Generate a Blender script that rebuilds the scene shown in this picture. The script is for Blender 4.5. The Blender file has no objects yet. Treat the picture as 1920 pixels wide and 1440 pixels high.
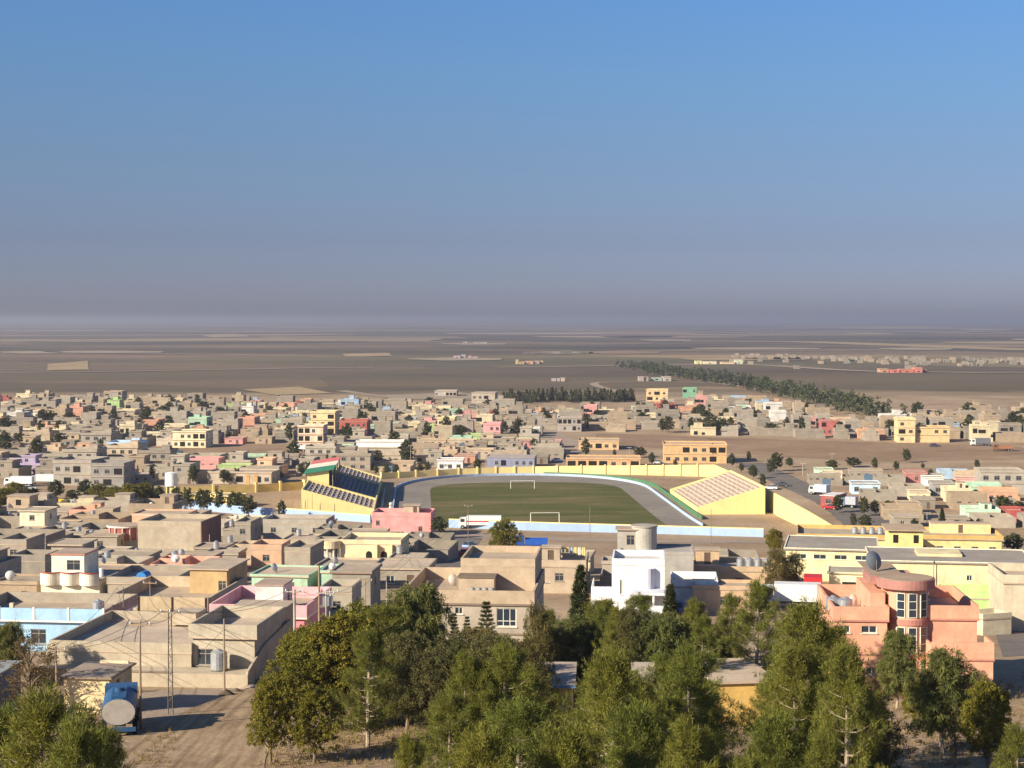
import bpy, math, random
import numpy as np
from mathutils import Vector, Matrix

scene = bpy.context.scene
COL = scene.collection
R = math.radians
# ------------------------------------------------------------------ camera
CAM_Z, FOC, HORIZON = 52.0, 3100.0, 600.0          # metres, photo pixels, photo row
cam_data = bpy.data.cameras.new('camera')
cam = bpy.data.objects.new('camera', cam_data)
COL.objects.link(cam)
cam_data.sensor_width = 36.0
cam_data.lens = 36.0 * FOC / 1920.0
cam_data.clip_start = 1.0
cam_data.clip_end = 250000.0
PITCH = math.atan((720 - HORIZON) / FOC)
cam.location = (0, 0, CAM_Z)
cam.rotation_euler = (R(90) - PITCH, 0, 0)
scene.camera = cam
# ------------------------------------------------------------------ light
SUN_EL, SUN_AZ = 25.0, 56.0                        # sun behind the viewer, over the left shoulder
to_sun = Vector((-math.sin(R(SUN_AZ)) * math.cos(R(SUN_EL)), -math.cos(R(SUN_AZ)) * math.cos(R(SUN_EL)), math.sin(R(SUN_EL))))
sun_data = bpy.data.lights.new('sun', 'SUN')
sun_data.energy = 5.0
sun_data.angle = R(0.55)
sun_data.color = (1.0, 0.88, 0.69)
sun = bpy.data.objects.new('sun', sun_data)
COL.objects.link(sun)
sun.rotation_euler = (-to_sun).to_track_quat('-Z', 'Y').to_euler()
sun.location = (-100, -100, 200)
world = bpy.data.worlds.new('World')
scene.world = world
world.use_nodes = True
wn, wl = world.node_tree.nodes, world.node_tree.links
sky = wn.new('ShaderNodeTexSky')
sky.sky_type = 'NISHITA'
sky.sun_disc = False
sky.sun_elevation = R(SUN_EL)
sky.sun_rotation = math.atan2(to_sun.x, to_sun.y)
sky.altitude = 300
sky.air_density = 1.0
sky.dust_density = 1.2
sky.ozone_density = 2.0
bg = wn['Background']
bg.inputs['Strength'].default_value = 0.1
tc = wn.new('ShaderNodeTexCoord')
sp = wn.new('ShaderNodeSeparateXYZ')
rmp = wn.new('ShaderNodeValToRGB')                 # the dusty air low over the plain, the same in every direction
mul = wn.new('ShaderNodeMix'); mul.data_type = 'RGBA'; mul.blend_type = 'MULTIPLY'; mul.inputs[0].default_value = 1.0
wl.new(tc.outputs['Generated'], sp.inputs[0])
wl.new(sp.outputs['Z'], rmp.inputs[0])
el = rmp.color_ramp.elements
el[0].position = 0.0; el[0].color = (0.44, 0.47, 0.74, 1)
el[1].position = 0.60; el[1].color = (0.25, 0.40, 0.62, 1)
for p, c in ((0.013, (0.43, 0.46, 0.76, 1)), (0.028, (0.37, 0.41, 0.69, 1)), (0.048, (0.332, 0.362, 0.585, 1)), (0.096, (0.345, 0.405, 0.57, 1)), (0.144, (0.354, 0.474, 0.647, 1)), (0.19, (0.352, 0.518, 0.737, 1))):
    e = el.new(p); e.color = c
wl.new(sky.outputs[0], mul.inputs[6]); wl.new(rmp.outputs[0], mul.inputs[7])
wl.new(mul.outputs[2], bg.inputs['Color'])
scene.view_settings.view_transform = 'Standard'
scene.view_settings.look = 'None'
scene.view_settings.exposure = 0.78
scene.view_settings.gamma = 1.0
scene.render.filter_size = 1.7
cy = scene.cycles
cy.use_denoising = True
cy.max_bounces = 6; cy.diffuse_bounces = 2; cy.glossy_bounces = 2; cy.transmission_bounces = 3
cy.transparent_max_bounces = 6; cy.volume_bounces = 0
cy.caustics_reflective = False; cy.caustics_refractive = False
cy.sample_clamp_indirect = 4.0

# ------------------------------------------------------------------ places
def ground(x, y):
    """Height of the land: a slope under the viewer's hill that runs out into the flat plain."""
    t = 32.0 - 0.081 * y
    z = t if t > 4 else (0.0 if t < -4 else (t + 4) ** 2 / 16.0)
    if y < 80: z += 18.3 * math.exp(-(y / 18.0) ** 2)
    if y > 9000:
        k = min(1.0, (y - 9000) / 26000.0)
        z += k * (18 * math.sin(x / 5200.0 + 2.0) + 9 * math.sin(x / 1900.0 + y / 4100.0) + 14) * (1.0 if x < 0 else max(0.2, 1 - x / 9000.0))
    return z
CP, SP = math.cos(PITCH), math.sin(PITCH)
def ray(px, py):
    u, v = (px - 960) / FOC, (720 - py) / FOC
    return (u, CP + v * SP, -SP + v * CP)
def at_depth(px, py, Y):
    d = ray(px, py); k = Y / d[1]
    return Vector((d[0] * k, Y, CAM_Z + d[2] * k))
def solve(px, py, h=0.0):
    """The point seen at a photo pixel that stands h metres above the land."""
    d = ray(px, py); lo, hi = 30.0, 60000.0
    f = lambda Y: CAM_Z + d[2] * Y / d[1] - ground(d[0] * Y / d[1], Y) - h
    for _ in range(60):
        m = 0.5 * (lo + hi)
        if f(m) > 0: lo = m
        else: hi = m
    Y = 0.5 * (lo + hi)
    return Vector((d[0] * Y / d[1], Y, CAM_Z + d[2] * Y / d[1]))
def P(px, py):
    v = solve(px, py, 0.0); v.z = ground(v.x, v.y); return v
def pix(x, y, z):
    rz = z - CAM_Z
    f = y * CP - rz * SP; up = y * SP + rz * CP
    return (960 + FOC * x / f, 720 - FOC * up / f)
def inside(pt, poly):
    x, y = pt; c = False; n = len(poly)
    for i in range(n):
        x1, y1 = poly[i]; x2, y2 = poly[(i + 1) % n]
        if (y1 > y) != (y2 > y) and x < (x2 - x1) * (y - y1) / (y2 - y1) + x1: c = not c
    return c

# ------------------------------------------------------------------ materials
MATS = {}
def newmat(name):
    m = bpy.data.materials.new(name); m.use_nodes = True
    return m, m.node_tree.nodes, m.node_tree.links, m.node_tree.nodes['Principled BSDF']
def N(nodes, kind, **kw):
    n = nodes.new(kind)
    for k, v in kw.items(): setattr(n, k, v)
    return n
def mixrgb(nodes, links, fac, a, b, mode='MIX'):
    m = nodes.new('ShaderNodeMix'); m.data_type = 'RGBA'; m.blend_type = mode
    for sock, val in ((m.inputs[0], fac), (m.inputs[6], a), (m.inputs[7], b)):
        if hasattr(val, 'is_output'): links.new(val, sock)
        elif isinstance(val, (int, float)): sock.default_value = val
        else: sock.default_value = (*val, 1) if len(val) == 3 else val
    return m.outputs[2]
def ramp(nodes, links, src, stops):
    r = nodes.new('ShaderNodeValToRGB'); links.new(src, r.inputs[0])
    e = r.color_ramp.elements
    while len(e) < len(stops): e.new(0.5)
    for i, (p, c) in enumerate(stops):
        e[i].position = p; e[i].color = (*c, 1) if len(c) == 3 else c
    return r.outputs[0]
def noise(nodes, links, vec, scale, detail=4, rough=0.6, dist=0.0):
    n = nodes.new('ShaderNodeTexNoise'); n.inputs['Scale'].default_value = scale
    n.inputs['Detail'].default_value = detail; n.inputs['Roughness'].default_value = rough
    n.inputs['Distortion'].default_value = dist
    if vec is not None: links.new(vec, n.inputs['Vector'])
    return n.outputs['Fac']
def mapping(nodes, links, vec, scale, loc=(0, 0, 0), rot=(0, 0, 0)):
    m = nodes.new('ShaderNodeMapping'); links.new(vec, m.inputs[0])
    m.inputs['Scale'].default_value = scale; m.inputs['Location'].default_value = loc; m.inputs['Rotation'].default_value = rot
    return m.outputs[0]
def bump(nodes, links, bsdf, height, dist=0.05, strength=0.6):
    b = nodes.new('ShaderNodeBump'); b.inputs['Distance'].default_value = dist; b.inputs['Strength'].default_value = strength
    links.new(height, b.inputs['Height']); links.new(b.outputs[0], bsdf.inputs['Normal'])
def surface(name, color=None, rough=0.85, var=0.18, scale=0.5, streak=0.25, dirt=(0.30, 0.24, 0.17), dirtamt=0.35, metallic=0.0):
    """Painted or rendered masonry: patchy tone, run marks from the rain, dust. color None = the object's own colour."""
    if name in MATS: return MATS[name]
    m, n, l, b = newmat(name)
    g = n.new('ShaderNodeNewGeometry')
    oi = n.new('ShaderNodeObjectInfo')
    if color is None: base = oi.outputs['Color']
    else:
        rgb = n.new('ShaderNodeRGB'); rgb.outputs[0].default_value = (*color, 1); base = rgb.outputs[0]
    off = N(n, 'ShaderNodeVectorMath', operation='MULTIPLY_ADD'); l.new(oi.outputs['Random'], off.inputs[0])
    off.inputs[1].default_value = (91, 57, 33); l.new(g.outputs['Position'], off.inputs[2])
    vec = off.outputs[0]
    big = noise(n, l, vec, scale, 5, 0.62)
    fine = noise(n, l, vec, scale * 9, 4, 0.7)
    st = noise(n, l, mapping(n, l, vec, (1.6, 1.6, 0.12)), 1.1, 4, 0.6)
    k1 = ramp(n, l, big, [(0.3, (1 - var,) * 3), (0.7, (1 + var,) * 3)])
    k2 = ramp(n, l, fine, [(0.3, (1 - var * .5,) * 3), (0.7, (1 + var * .5,) * 3)])
    c = mixrgb(n, l, 1.0, base, k1, 'MULTIPLY'); c = mixrgb(n, l, 1.0, c, k2, 'MULTIPLY')
    sm = ramp(n, l, st, [(0.50, (0, 0, 0)), (0.75, (streak,) * 3)])
    c = mixrgb(n, l, sm, c, dirt)
    dm = ramp(n, l, noise(n, l, vec, scale * .7, 6, 0.7), [(0.5, (0, 0, 0)), (0.72, (dirtamt,) * 3)])
    c = mixrgb(n, l, dm, c, dirt)
    l.new(c, b.inputs['Base Color']); b.inputs['Roughness'].default_value = rough
    b.inputs['Metallic'].default_value = metallic; b.inputs['Specular IOR Level'].default_value = 0.25
    bump(n, l, b, fine, 0.03, 0.5)
    MATS[name] = m
    return m
def plain(name, color, rough=0.5, metallic=0.0, spec=0.4):
    if name in MATS: return MATS[name]
    m, n, l, b = newmat(name)
    g = n.new('ShaderNodeNewGeometry')
    k = ramp(n, l, noise(n, l, g.outputs['Position'], 2.2, 5, 0.65), [(0.3, tuple(c * .82 for c in color)), (0.7, tuple(min(1, c * 1.12) for c in color))])
    l.new(k, b.inputs['Base Color']); b.inputs['Roughness'].default_value = rough
    b.inputs['Metallic'].default_value = metallic; b.inputs['Specular IOR Level'].default_value = spec
    MATS[name] = m
    return m
WALL = surface('wall_render')
ROOF = surface('roof_screed', None, 0.95, 0.16, 0.35, 0.0, (0.26, 0.20, 0.14), 0.5)
FRAME = plain('window_frame_paint', (0.72, 0.70, 0.60), 0.5)
FRAME_D = plain('window_frame_dark', (0.16, 0.13, 0.10), 0.5)
GLASS = plain('window_glass', (0.035, 0.045, 0.06), 0.08, 0.0, 0.6)
FRAME_M = plain('window_frame_brown', (0.30, 0.26, 0.21), 0.6)
DOOR = plain('door_paint', (0.14, 0.09, 0.06), 0.5)
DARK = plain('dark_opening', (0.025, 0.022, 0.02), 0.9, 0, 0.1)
GALV = plain('galvanised_steel', (0.46, 0.48, 0.50), 0.42, 0.55)
STEEL = plain('pole_steel', (0.24, 0.20, 0.16), 0.6, 0.3)
CONC = surface('pole_concrete', (0.42, 0.38, 0.32), 0.9)
WOODP = surface('pole_wood', (0.30, 0.22, 0.14), 0.9)
WHITE = surface('white_paint', (0.80, 0.80, 0.77), 0.7, 0.06, 0.6, 0.10, (0.4, 0.34, 0.27), 0.08)
RUBBER = plain('tyre_rubber', (0.02, 0.02, 0.02), 0.8, 0, 0.2)
TRIMRED = plain('red_trim', (0.42, 0.09, 0.07), 0.6)
EARTHDARK = surface('dark_soil', (0.10, 0.07, 0.05), 0.95)

# ------------------------------------------------------------------ mesh building
class MB:
    def __init__(s): s.v = []; s.f = []; s.m = []
    def add(s, vs, fs, m=0):
        o = len(s.v); s.v += [tuple(p) for p in vs]
        for f in fs: s.f.append(tuple(i + o for i in f)); s.m.append(m)
    def quad(s, a, b, c, d, m=0): s.add([a, b, c, d], [(0, 1, 2, 3)], m)
    def box(s, x0, x1, y0, y1, z0, z1, m=0):
        s.add([(x0, y0, z0), (x1, y0, z0), (x1, y1, z0), (x0, y1, z0), (x0, y0, z1), (x1, y0, z1), (x1, y1, z1), (x0, y1, z1)],
              [(0, 3, 2, 1), (4, 5, 6, 7), (0, 1, 5, 4), (1, 2, 6, 5), (2, 3, 7, 6), (3, 0, 4, 7)], m)
    def prism(s, poly, z0, z1, m=0):
        n = len(poly)
        s.add([(x, y, z0) for x, y in poly] + [(x, y, z1) for x, y in poly],
              [tuple(range(n - 1, -1, -1)), tuple(range(n, 2 * n))] + [(i, (i + 1) % n, n + (i + 1) % n, n + i) for i in range(n)], m)
    def slabx(s, prof, x0, x1, m=0):
        """extrude a (y,z) outline along x"""
        n = len(prof)
        s.add([(x0, y, z) for y, z in prof] + [(x1, y, z) for y, z in prof],
              [tuple(range(n)), tuple(range(2 * n - 1, n - 1, -1))] + [(i, n + i, n + (i + 1) % n, (i + 1) % n) for i in range(n)], m)
    def slaby(s, prof, y0, y1, m=0):
        n = len(prof)
        s.add([(x, y0, z) for x, z in prof] + [(x, y1, z) for x, z in prof],
              [tuple(range(n)), tuple(range(2 * n - 1, n - 1, -1))] + [(i, n + i, n + (i + 1) % n, (i + 1) % n) for i in range(n)], m)
    def cyl(s, cx, cy, z0, z1, r, n=14, m=0, r2=None, a0=0, a1=2 * math.pi):
        r2 = r if r2 is None else r2
        full = abs(a1 - a0 - 2 * math.pi) < 1e-6
        k = n if full else n + 1
        A = [a0 + (a1 - a0) * i / n for i in range(k)]
        b = [(cx + r * math.cos(a), cy + r * math.sin(a), z0) for a in A]
        t = [(cx + r2 * math.cos(a), cy + r2 * math.sin(a), z1) for a in A]
        fs = [(i, (i + 1) % k, k + (i + 1) % k, k + i) for i in range(k)]
        s.add(b + t, fs + [tuple(range(k - 1, -1, -1)), tuple(range(k, 2 * k))], m)
    def tube(s, pts, rad, n=6, m=0):
        pts = [Vector(p) for p in pts]
        if isinstance(rad, (int, float)): rad = [rad] * len(pts)
        rings = []
        for i, p in enumerate(pts):
            d = (pts[min(i + 1, len(pts) - 1)] - pts[max(i - 1, 0)]).normalized()
            a = d.orthogonal().normalized() if abs(d.z) < .999 else Vector((1, 0, 0))
            if i == 0: ref = a
            a = (ref - d * ref.dot(d)).normalized() if (ref - d * ref.dot(d)).length > 1e-4 else a
            ref = a; b = d.cross(a)
            rings.append([p + (a * math.cos(2 * math.pi * k / n) + b * math.sin(2 * math.pi * k / n)) * rad[i] for k in range(n)])
        vs = [v for r in rings for v in r]
        fs = [(i * n + k, i * n + (k + 1) % n, (i + 1) * n + (k + 1) % n, (i + 1) * n + k) for i in range(len(pts) - 1) for k in range(n)]
        fs += [tuple(range(n - 1, -1, -1)), tuple(range((len(pts) - 1) * n, len(pts) * n))]
        s.add(vs, fs, m)
    def lathe(s, prof, n=16, m=0, c=(0, 0)):
        vs = [(c[0] + r * math.cos(2 * math.pi * k / n), c[1] + r * math.sin(2 * math.pi * k / n), z) for r, z in prof for k in range(n)]
        fs = [(i * n + k, i * n + (k + 1) % n, (i + 1) * n + (k + 1) % n, (i + 1) * n + k) for i in range(len(prof) - 1) for k in range(n)]
        s.add(vs, fs, m)
    def mesh(s, name, mats, smooth=False):
        me = bpy.data.meshes.new(name); me.from_pydata(s.v, [], s.f)
        for mt in (mats if isinstance(mats, (list, tuple)) else [mats]): me.materials.append(mt)
        me.polygons.foreach_set('material_index', s.m)
        if smooth: me.polygons.foreach_set('use_smooth', [True] * len(s.f))
        me.update()
        return me
    def build(s, name, mats, parent=None, loc=(0, 0, 0), rz=0.0, color=None, smooth=False):
        return link(name, s.mesh(name, mats, smooth), parent, loc, rz, color)
def link(name, me, parent=None, loc=(0, 0, 0), rz=0.0, color=None):
    o = bpy.data.objects.new(name, me); COL.objects.link(o)
    o.parent = parent; o.location = loc; o.rotation_euler = (0, 0, rz)
    if color is not None: o.color = (*color, 1)
    return o
def tag(o, label, cat=None, group=None, kind=None):
    if label: o['label'] = label
    if cat: o['category'] = cat
    if group: o['group'] = group
    if kind: o['kind'] = kind
    return o
def thing(name, label, cat, loc=(0, 0, 0), rz=0.0, group=None):
    o = bpy.data.objects.new(name, None); COL.objects.link(o)
    o.empty_display_size = 0.5; o.location = loc; o.rotation_euler = (0, 0, rz)
    return tag(o, label, cat, group)
KIDS = {}
def copy_tree(o, parent=None):
    c = o.copy(); COL.objects.link(c); c.parent = parent
    if o.name not in KIDS: KIDS[o.name] = list(o.children)
    for ch in KIDS[o.name]: copy_tree(ch, c)
    return c
def structure(name, mb, mats, smooth=False, color=None):
    o = mb.build(name, mats, smooth=smooth, color=color); o['kind'] = 'structure'; return o

SHOWN = []                                          # fronts that must stay in sight: (x0, x1, top row, base row, distance)
FOOT = []                                           # taken ground: (x, y, half w, half d, yaw)
def corners(f, pad=0.0):
    x, y, a, b, r = f; a += pad; b += pad; c, s = math.cos(r), math.sin(r)
    return [(x + i * a * c - j * b * s, y + i * a * s + j * b * c) for i, j in ((-1, -1), (1, -1), (1, 1), (-1, 1))]
def overlap(f, g, pad):
    if math.hypot(f[0] - g[0], f[1] - g[1]) > math.hypot(f[2], f[3]) + math.hypot(g[2], g[3]) + pad: return False
    A, B = corners(f, pad), corners(g)
    for r in (f[4], g[4]):
        for ax in ((math.cos(r), math.sin(r)), (-math.sin(r), math.cos(r))):
            pa = [p[0] * ax[0] + p[1] * ax[1] for p in A]; pb = [p[0] * ax[0] + p[1] * ax[1] for p in B]
            if max(pa) < min(pb) or max(pb) < min(pa): return False
    return True
def free(f, pad=0.3): return not any(overlap(f, g, pad) for g in FOOT)
# ------------------------------------------------------------------ the land
def ground_material():
    m, n, l, b = newmat('earth_and_fields')
    g = n.new('ShaderNodeNewGeometry'); pos = g.outputs['Position']
    sep = n.new('ShaderNodeSeparateXYZ'); l.new(pos, sep.inputs[0])
    # bare earth of the town and the slope
    e1 = ramp(n, l, noise(n, l, pos, 0.03, 6, 0.65), [(0.32, (0.30, 0.205, 0.13)), (0.5, (0.40, 0.29, 0.19)), (0.7, (0.50, 0.38, 0.26))])
    e2 = ramp(n, l, noise(n, l, pos, 0.6, 6, 0.7), [(0.3, (0.74, 0.74, 0.76)), (0.7, (1.18, 1.16, 1.12))])
    earth = mixrgb(n, l, 1.0, e1, e2, 'MULTIPLY')
    dry = ramp(n, l, noise(n, l, pos, 0.12, 5, 0.7), [(0.52, (0, 0, 0)), (0.68, (0.55,) * 3)])
    earth = mixrgb(n, l, dry, earth, (0.30, 0.245, 0.12))
    # ploughed, fallow and stubble fields of the plain
    vor = n.new('ShaderNodeTexVoronoi'); vor.voronoi_dimensions = '2D'; vor.inputs['Scale'].default_value = 1.0
    warp = n.new('ShaderNodeVectorMath'); warp.operation = 'MULTIPLY_ADD'
    wn_ = n.new('ShaderNodeTexNoise'); wn_.inputs['Scale'].default_value = 0.0012; l.new(pos, wn_.inputs['Vector'])
    l.new(wn_.outputs['Color'], warp.inputs[0]); warp.inputs[1].default_value = (500, 500, 0); l.new(pos, warp.inputs[2])
    l.new(mapping(n, l, warp.outputs[0], (1 / 620.0, 1 / 520.0, 0), (3.1, 1.7, 0), (0, 0, 0.12)), vor.inputs['Vector'])
    rnd = n.new('ShaderNodeSeparateColor'); l.new(vor.outputs['Color'], rnd.inputs[0])
    f1 = ramp(n, l, rnd.outputs[0], [(0.0, (0.095, 0.080, 0.052)), (0.30, (0.13, 0.10, 0.068)), (0.55, (0.175, 0.128, 0.085)), (0.70, (0.22, 0.16, 0.105)), (0.82, (0.40, 0.285, 0.165)), (0.90, (0.14, 0.125, 0.07)), (1.0, (0.46, 0.33, 0.19))])
    f2 = ramp(n, l, noise(n, l, mapping(n, l, pos, (0.0011, 0.0032, 0), (7, 2, 0)), 1.0, 6, 0.62), [(0.36, (0.58, 0.64, 0.62)), (0.52, (1.0, 1.0, 1.0)), (0.68, (1.7, 1.55, 1.35))])
    field = mixrgb(n, l, 1.0, f1, f2, 'MULTIPLY')
    f3 = ramp(n, l, noise(n, l, pos, 0.02, 5, 0.7), [(0.3, (0.82,) * 3), (0.7, (1.15,) * 3)])
    field = mixrgb(n, l, 1.0, field, f3, 'MULTIPLY')
    near = mixrgb(n, l, ramp(n, l, noise(n, l, mapping(n, l, pos, (0.002, 0.005, 0)), 1.0, 5, 0.6), [(0.35, (0.15,) * 3), (0.62, (0.75,) * 3)]), (0.165, 0.130, 0.086), field)
    mr = n.new('ShaderNodeMapRange'); l.new(sep.outputs['Y'], mr.inputs[0]); mr.inputs[1].default_value = 1500; mr.inputs[2].default_value = 3000
    field = mixrgb(n, l, mr.outputs[0], near, field)
    # where the town's trodden earth ends
    edge = n.new('ShaderNodeMath'); edge.operation = 'MULTIPLY_ADD'
    l.new(noise(n, l, pos, 0.008, 4, 0.6), edge.inputs[0]); edge.inputs[1].default_value = 220.0; l.new(sep.outputs['Y'], edge.inputs[2])
    mk = n.new('ShaderNodeMapRange'); l.new(edge.outputs[0], mk.inputs[0]); mk.inputs[1].default_value = 1130 + 90; mk.inputs[2].default_value = 1190 + 130
    c = mixrgb(n, l, mk.outputs[0], earth, field)
    l.new(c, b.inputs['Base Color']); b.inputs['Roughness'].default_value = 0.97; b.inputs['Specular IOR Level'].default_value = 0.08
    bump(n, l, b, noise(n, l, pos, 1.5, 6, 0.75), 0.12, 0.9)
    return m
def build_ground():
    ys = list(np.arange(-60, 700, 5.0)) + list(np.arange(700, 1500, 25.0))
    y = 1500.0
    while y < 62000: ys.append(y); y *= 1.06
    xs = np.linspace(-1, 1, 97)
    v = []; f = []
    for y in ys:
        hw = 190 + 0.62 * max(y, 0)
        for s in xs:
            v.append((s * hw, y, ground(s * hw, y)))
    k = len(xs)
    for j in range(len(ys) - 1):
        for i in range(k - 1):
            f.append((j * k + i, j * k + i + 1, (j + 1) * k + i + 1, (j + 1) * k + i))
    mb = MB(); mb.v = v; mb.f = f; mb.m = [0] * len(f)
    structure('ground', mb, ground_material(), smooth=True)
build_ground()

def earth_tone(name, a, b_, scale=0.2, track=None, rot=0.0, ruts=None):
    m, n, l, b = newmat(name)
    g = n.new('ShaderNodeNewGeometry'); pos = g.outputs['Position']
    c = ramp(n, l, noise(n, l, pos, scale, 6, 0.68), [(0.3, a), (0.7, b_)])
    k = ramp(n, l, noise(n, l, pos, scale * 9, 5, 0.7), [(0.3, (0.82,) * 3), (0.7, (1.13,) * 3)])
    c = mixrgb(n, l, 1.0, c, k, 'MULTIPLY')
    h = noise(n, l, pos, 2.5, 6, 0.7)
    if track:
        st = noise(n, l, mapping(n, l, pos, track, (0, 0, 0), (0, 0, rot)), 1.0, 4, 0.6)
        c = mixrgb(n, l, 1.0, c, ramp(n, l, st, [(0.35, (0.74, 0.72, 0.70)), (0.6, (1.08,) * 3)]), 'MULTIPLY')
    if ruts:                                            # tyre tracks that wander along the road
        wv = n.new('ShaderNodeTexWave'); wv.inputs['Scale'].default_value = 1.0; wv.inputs['Distortion'].default_value = 11.0; wv.inputs['Detail'].default_value = 4.0; wv.inputs['Detail Scale'].default_value = 0.25
        l.new(mapping(n, l, pos, (ruts, ruts * .06, 1), (0, 0, 0), (0, 0, rot)), wv.inputs['Vector'])
        c = mixrgb(n, l, 1.0, c, ramp(n, l, wv.outputs['Fac'], [(0.02, (0.84, 0.82, 0.80)), (0.35, (1.02,) * 3)]), 'MULTIPLY')
    l.new(c, b.inputs['Base Color']); b.inputs['Roughness'].default_value = 0.96; b.inputs['Specular IOR Level'].default_value = 0.1
    bump(n, l, b, h, 0.08, 0.8)
    return m
DIRT = earth_tone('dirt_road', (0.33, 0.235, 0.145), (0.46, 0.335, 0.215), 0.15, (1.6, 0.12, 1), -0.5, 0.30)
DIRT2 = earth_tone('dirt_street', (0.32, 0.25, 0.19), (0.42, 0.33, 0.25), 0.1)
ASPH = earth_tone('worn_asphalt', (0.15, 0.13, 0.115), (0.24, 0.21, 0.18), 0.08)
TRACKM = earth_tone('cinder_track', (0.22, 0.195, 0.165), (0.31, 0.27, 0.22), 0.06)
STRAW = earth_tone('stubble_field', (0.34, 0.25, 0.14), (0.46, 0.34, 0.19), 0.01)
PALE = earth_tone('pale_field_track', (0.33, 0.26, 0.18), (0.42, 0.33, 0.23), 0.01)
BROWN = earth_tone('brown_field', (0.25, 0.165, 0.10), (0.38, 0.26, 0.165), 0.03)
def grass_mat():
    m, n, l, b = newmat('worn_turf')
    g = n.new('ShaderNodeNewGeometry'); pos = g.outputs['Position']
    c = ramp(n, l, noise(n, l, mapping(n, l, pos, (0.03, 0.09, 1)), 1.0, 6, 0.65, 0.6), [(0.32, (0.075, 0.088, 0.022)), (0.48, (0.11, 0.11, 0.035)), (0.62, (0.17, 0.14, 0.06)), (0.75, (0.23, 0.17, 0.09))])
    k = ramp(n, l, noise(n, l, pos, 0.7, 5, 0.7), [(0.3, (0.8,) * 3), (0.7, (1.15,) * 3)])
    l.new(mixrgb(n, l, 1.0, c, k, 'MULTIPLY'), b.inputs['Base Color'])
    b.inputs['Roughness'].default_value = 0.95; b.inputs['Specular IOR Level'].default_value = 0.1
    return m
def ribbon(name, pts, width, mat, dz=0.03, step=3.0):
    pts = [Vector((p[0], p[1], 0)) for p in pts]
    wid = width if isinstance(width, (list, tuple)) else [width] * len(pts)
    path = []; ww = []
    for i in range(len(pts) - 1):                     # Catmull-Rom through the points
        p0 = pts[max(i - 1, 0)]; p1 = pts[i]; p2 = pts[i + 1]; p3 = pts[min(i + 2, len(pts) - 1)]
        k = max(2, int((p2 - p1).length / step))
        for j in range(k):
            t = j / k
            path.append(0.5 * ((2 * p1) + (p2 - p0) * t + (2 * p0 - 5 * p1 + 4 * p2 - p3) * t * t + (3 * p1 - p0 - 3 * p2 + p3) * t ** 3))
            ww.append(wid[i] + (wid[i + 1] - wid[i]) * t)
    path.append(pts[-1]); ww.append(wid[-1])
    mb = MB(); K = 5; rr = random.Random(len(pts) * 7 + int(pts[0].x))
    for i, p in enumerate(path):
        d = (path[min(i + 1, len(path) - 1)] - path[max(i - 1, 0)]).normalized(); nrm = Vector((-d.y, d.x, 0))
        w = ww[i] * (1 + rr.uniform(-.05, .05))
        for k in range(K):
            q = p + nrm * w * (0.5 - k / (K - 1))
            mb.v.append((q.x, q.y, ground(q.x, q.y) + dz))
    for i in range(len(path) - 1):
        for k in range(K - 1):
            mb.f.append((i * K + k, i * K + k + 1, (i + 1) * K + k + 1, (i + 1) * K + k)); mb.m.append(0)
    # faces must look up
    a, b_, c_ = [Vector(mb.v[i]) for i in mb.f[0][:3]]
    if (b_ - a).cross(c_ - a).z < 0: mb.f = [tuple(reversed(f)) for f in mb.f]
    return structure(name, mb, mat, smooth=True)
def patch(name, pxpoly, mat, dz=0.02):
    """a field or yard given by its outline on the land"""
    pts = [P(*p) for p in pxpoly]
    cx = sum(p.x for p in pts) / len(pts); cy_ = sum(p.y for p in pts) / len(pts)
    mb = MB(); K = 6; n = len(pts) * 4; rr = random.Random(int(cx))
    rim = []
    for i in range(len(pts)):
        a, b_ = pts[i], pts[(i + 1) % len(pts)]
        for j in range(4):
            t = j / 4; w = 1 + rr.uniform(-.03, .03)
            rim.append(((a.x + (b_.x - a.x) * t - cx) * w + cx, (a.y + (b_.y - a.y) * t - cy_) * w + cy_))
    mb.v.append((cx, cy_, ground(cx, cy_) + dz))
    for k in range(1, K + 1):
        for x, y in rim:
            X = cx + (x - cx) * k / K; Y = cy_ + (y - cy_) * k / K
            mb.v.append((X, Y, ground(X, Y) + dz))
    for i in range(n):
        mb.f.append((0, 1 + i, 1 + (i + 1) % n)); mb.m.append(0)
        for k in range(K - 1):
            o = 1 + k * n
            mb.f.append((o + i, o + n + i, o + n + (i + 1) % n, o + (i + 1) % n)); mb.m.append(0)
    a, b_, c_ = [Vector(mb.v[i]) for i in mb.f[0][:3]]
    if (b_ - a).cross(c_ - a).z < 0: mb.f = [tuple(reversed(f)) for f in mb.f]
    return structure(name, mb, mat, smooth=True)
# the dirt road that climbs towards the viewer, with its forecourt
ribbon('dirt_road', [P(300, 1560), P(345, 1440), P(395, 1375), P(455, 1325), P(530, 1290), P(620, 1262), P(720, 1240)], [13, 10.5, 9, 7.5, 6, 5.5, 5.5], DIRT, 0.03)
patch('yard', [(265, 1345), (262, 1298), (420, 1290), (520, 1278), (470, 1318), (400, 1350), (330, 1362)], DIRT2, 0.02)
ribbon('street', [P(1090, 872), P(1068, 848), P(1040, 822), P(1018, 806)], [15, 16, 15, 12], DIRT2, 0.05)
ribbon('stadium_road', [P(1690, 1020), P(1600, 960), P(1530, 925), P(1470, 900), P(1405, 868)], [15, 13, 12, 11, 10], ASPH, 0.05)
ribbon('alley', [P(850, 1105), P(852, 1075), P(858, 1048), P(866, 1015), P(880, 1000)], [7, 7, 7, 8, 9], ASPH, 0.04)
ribbon('lane', [P(840, 1003), P(960, 1008), P(1150, 1014), P(1440, 1016)], [9, 9, 9, 9], DIRT2, 0.05)
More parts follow.
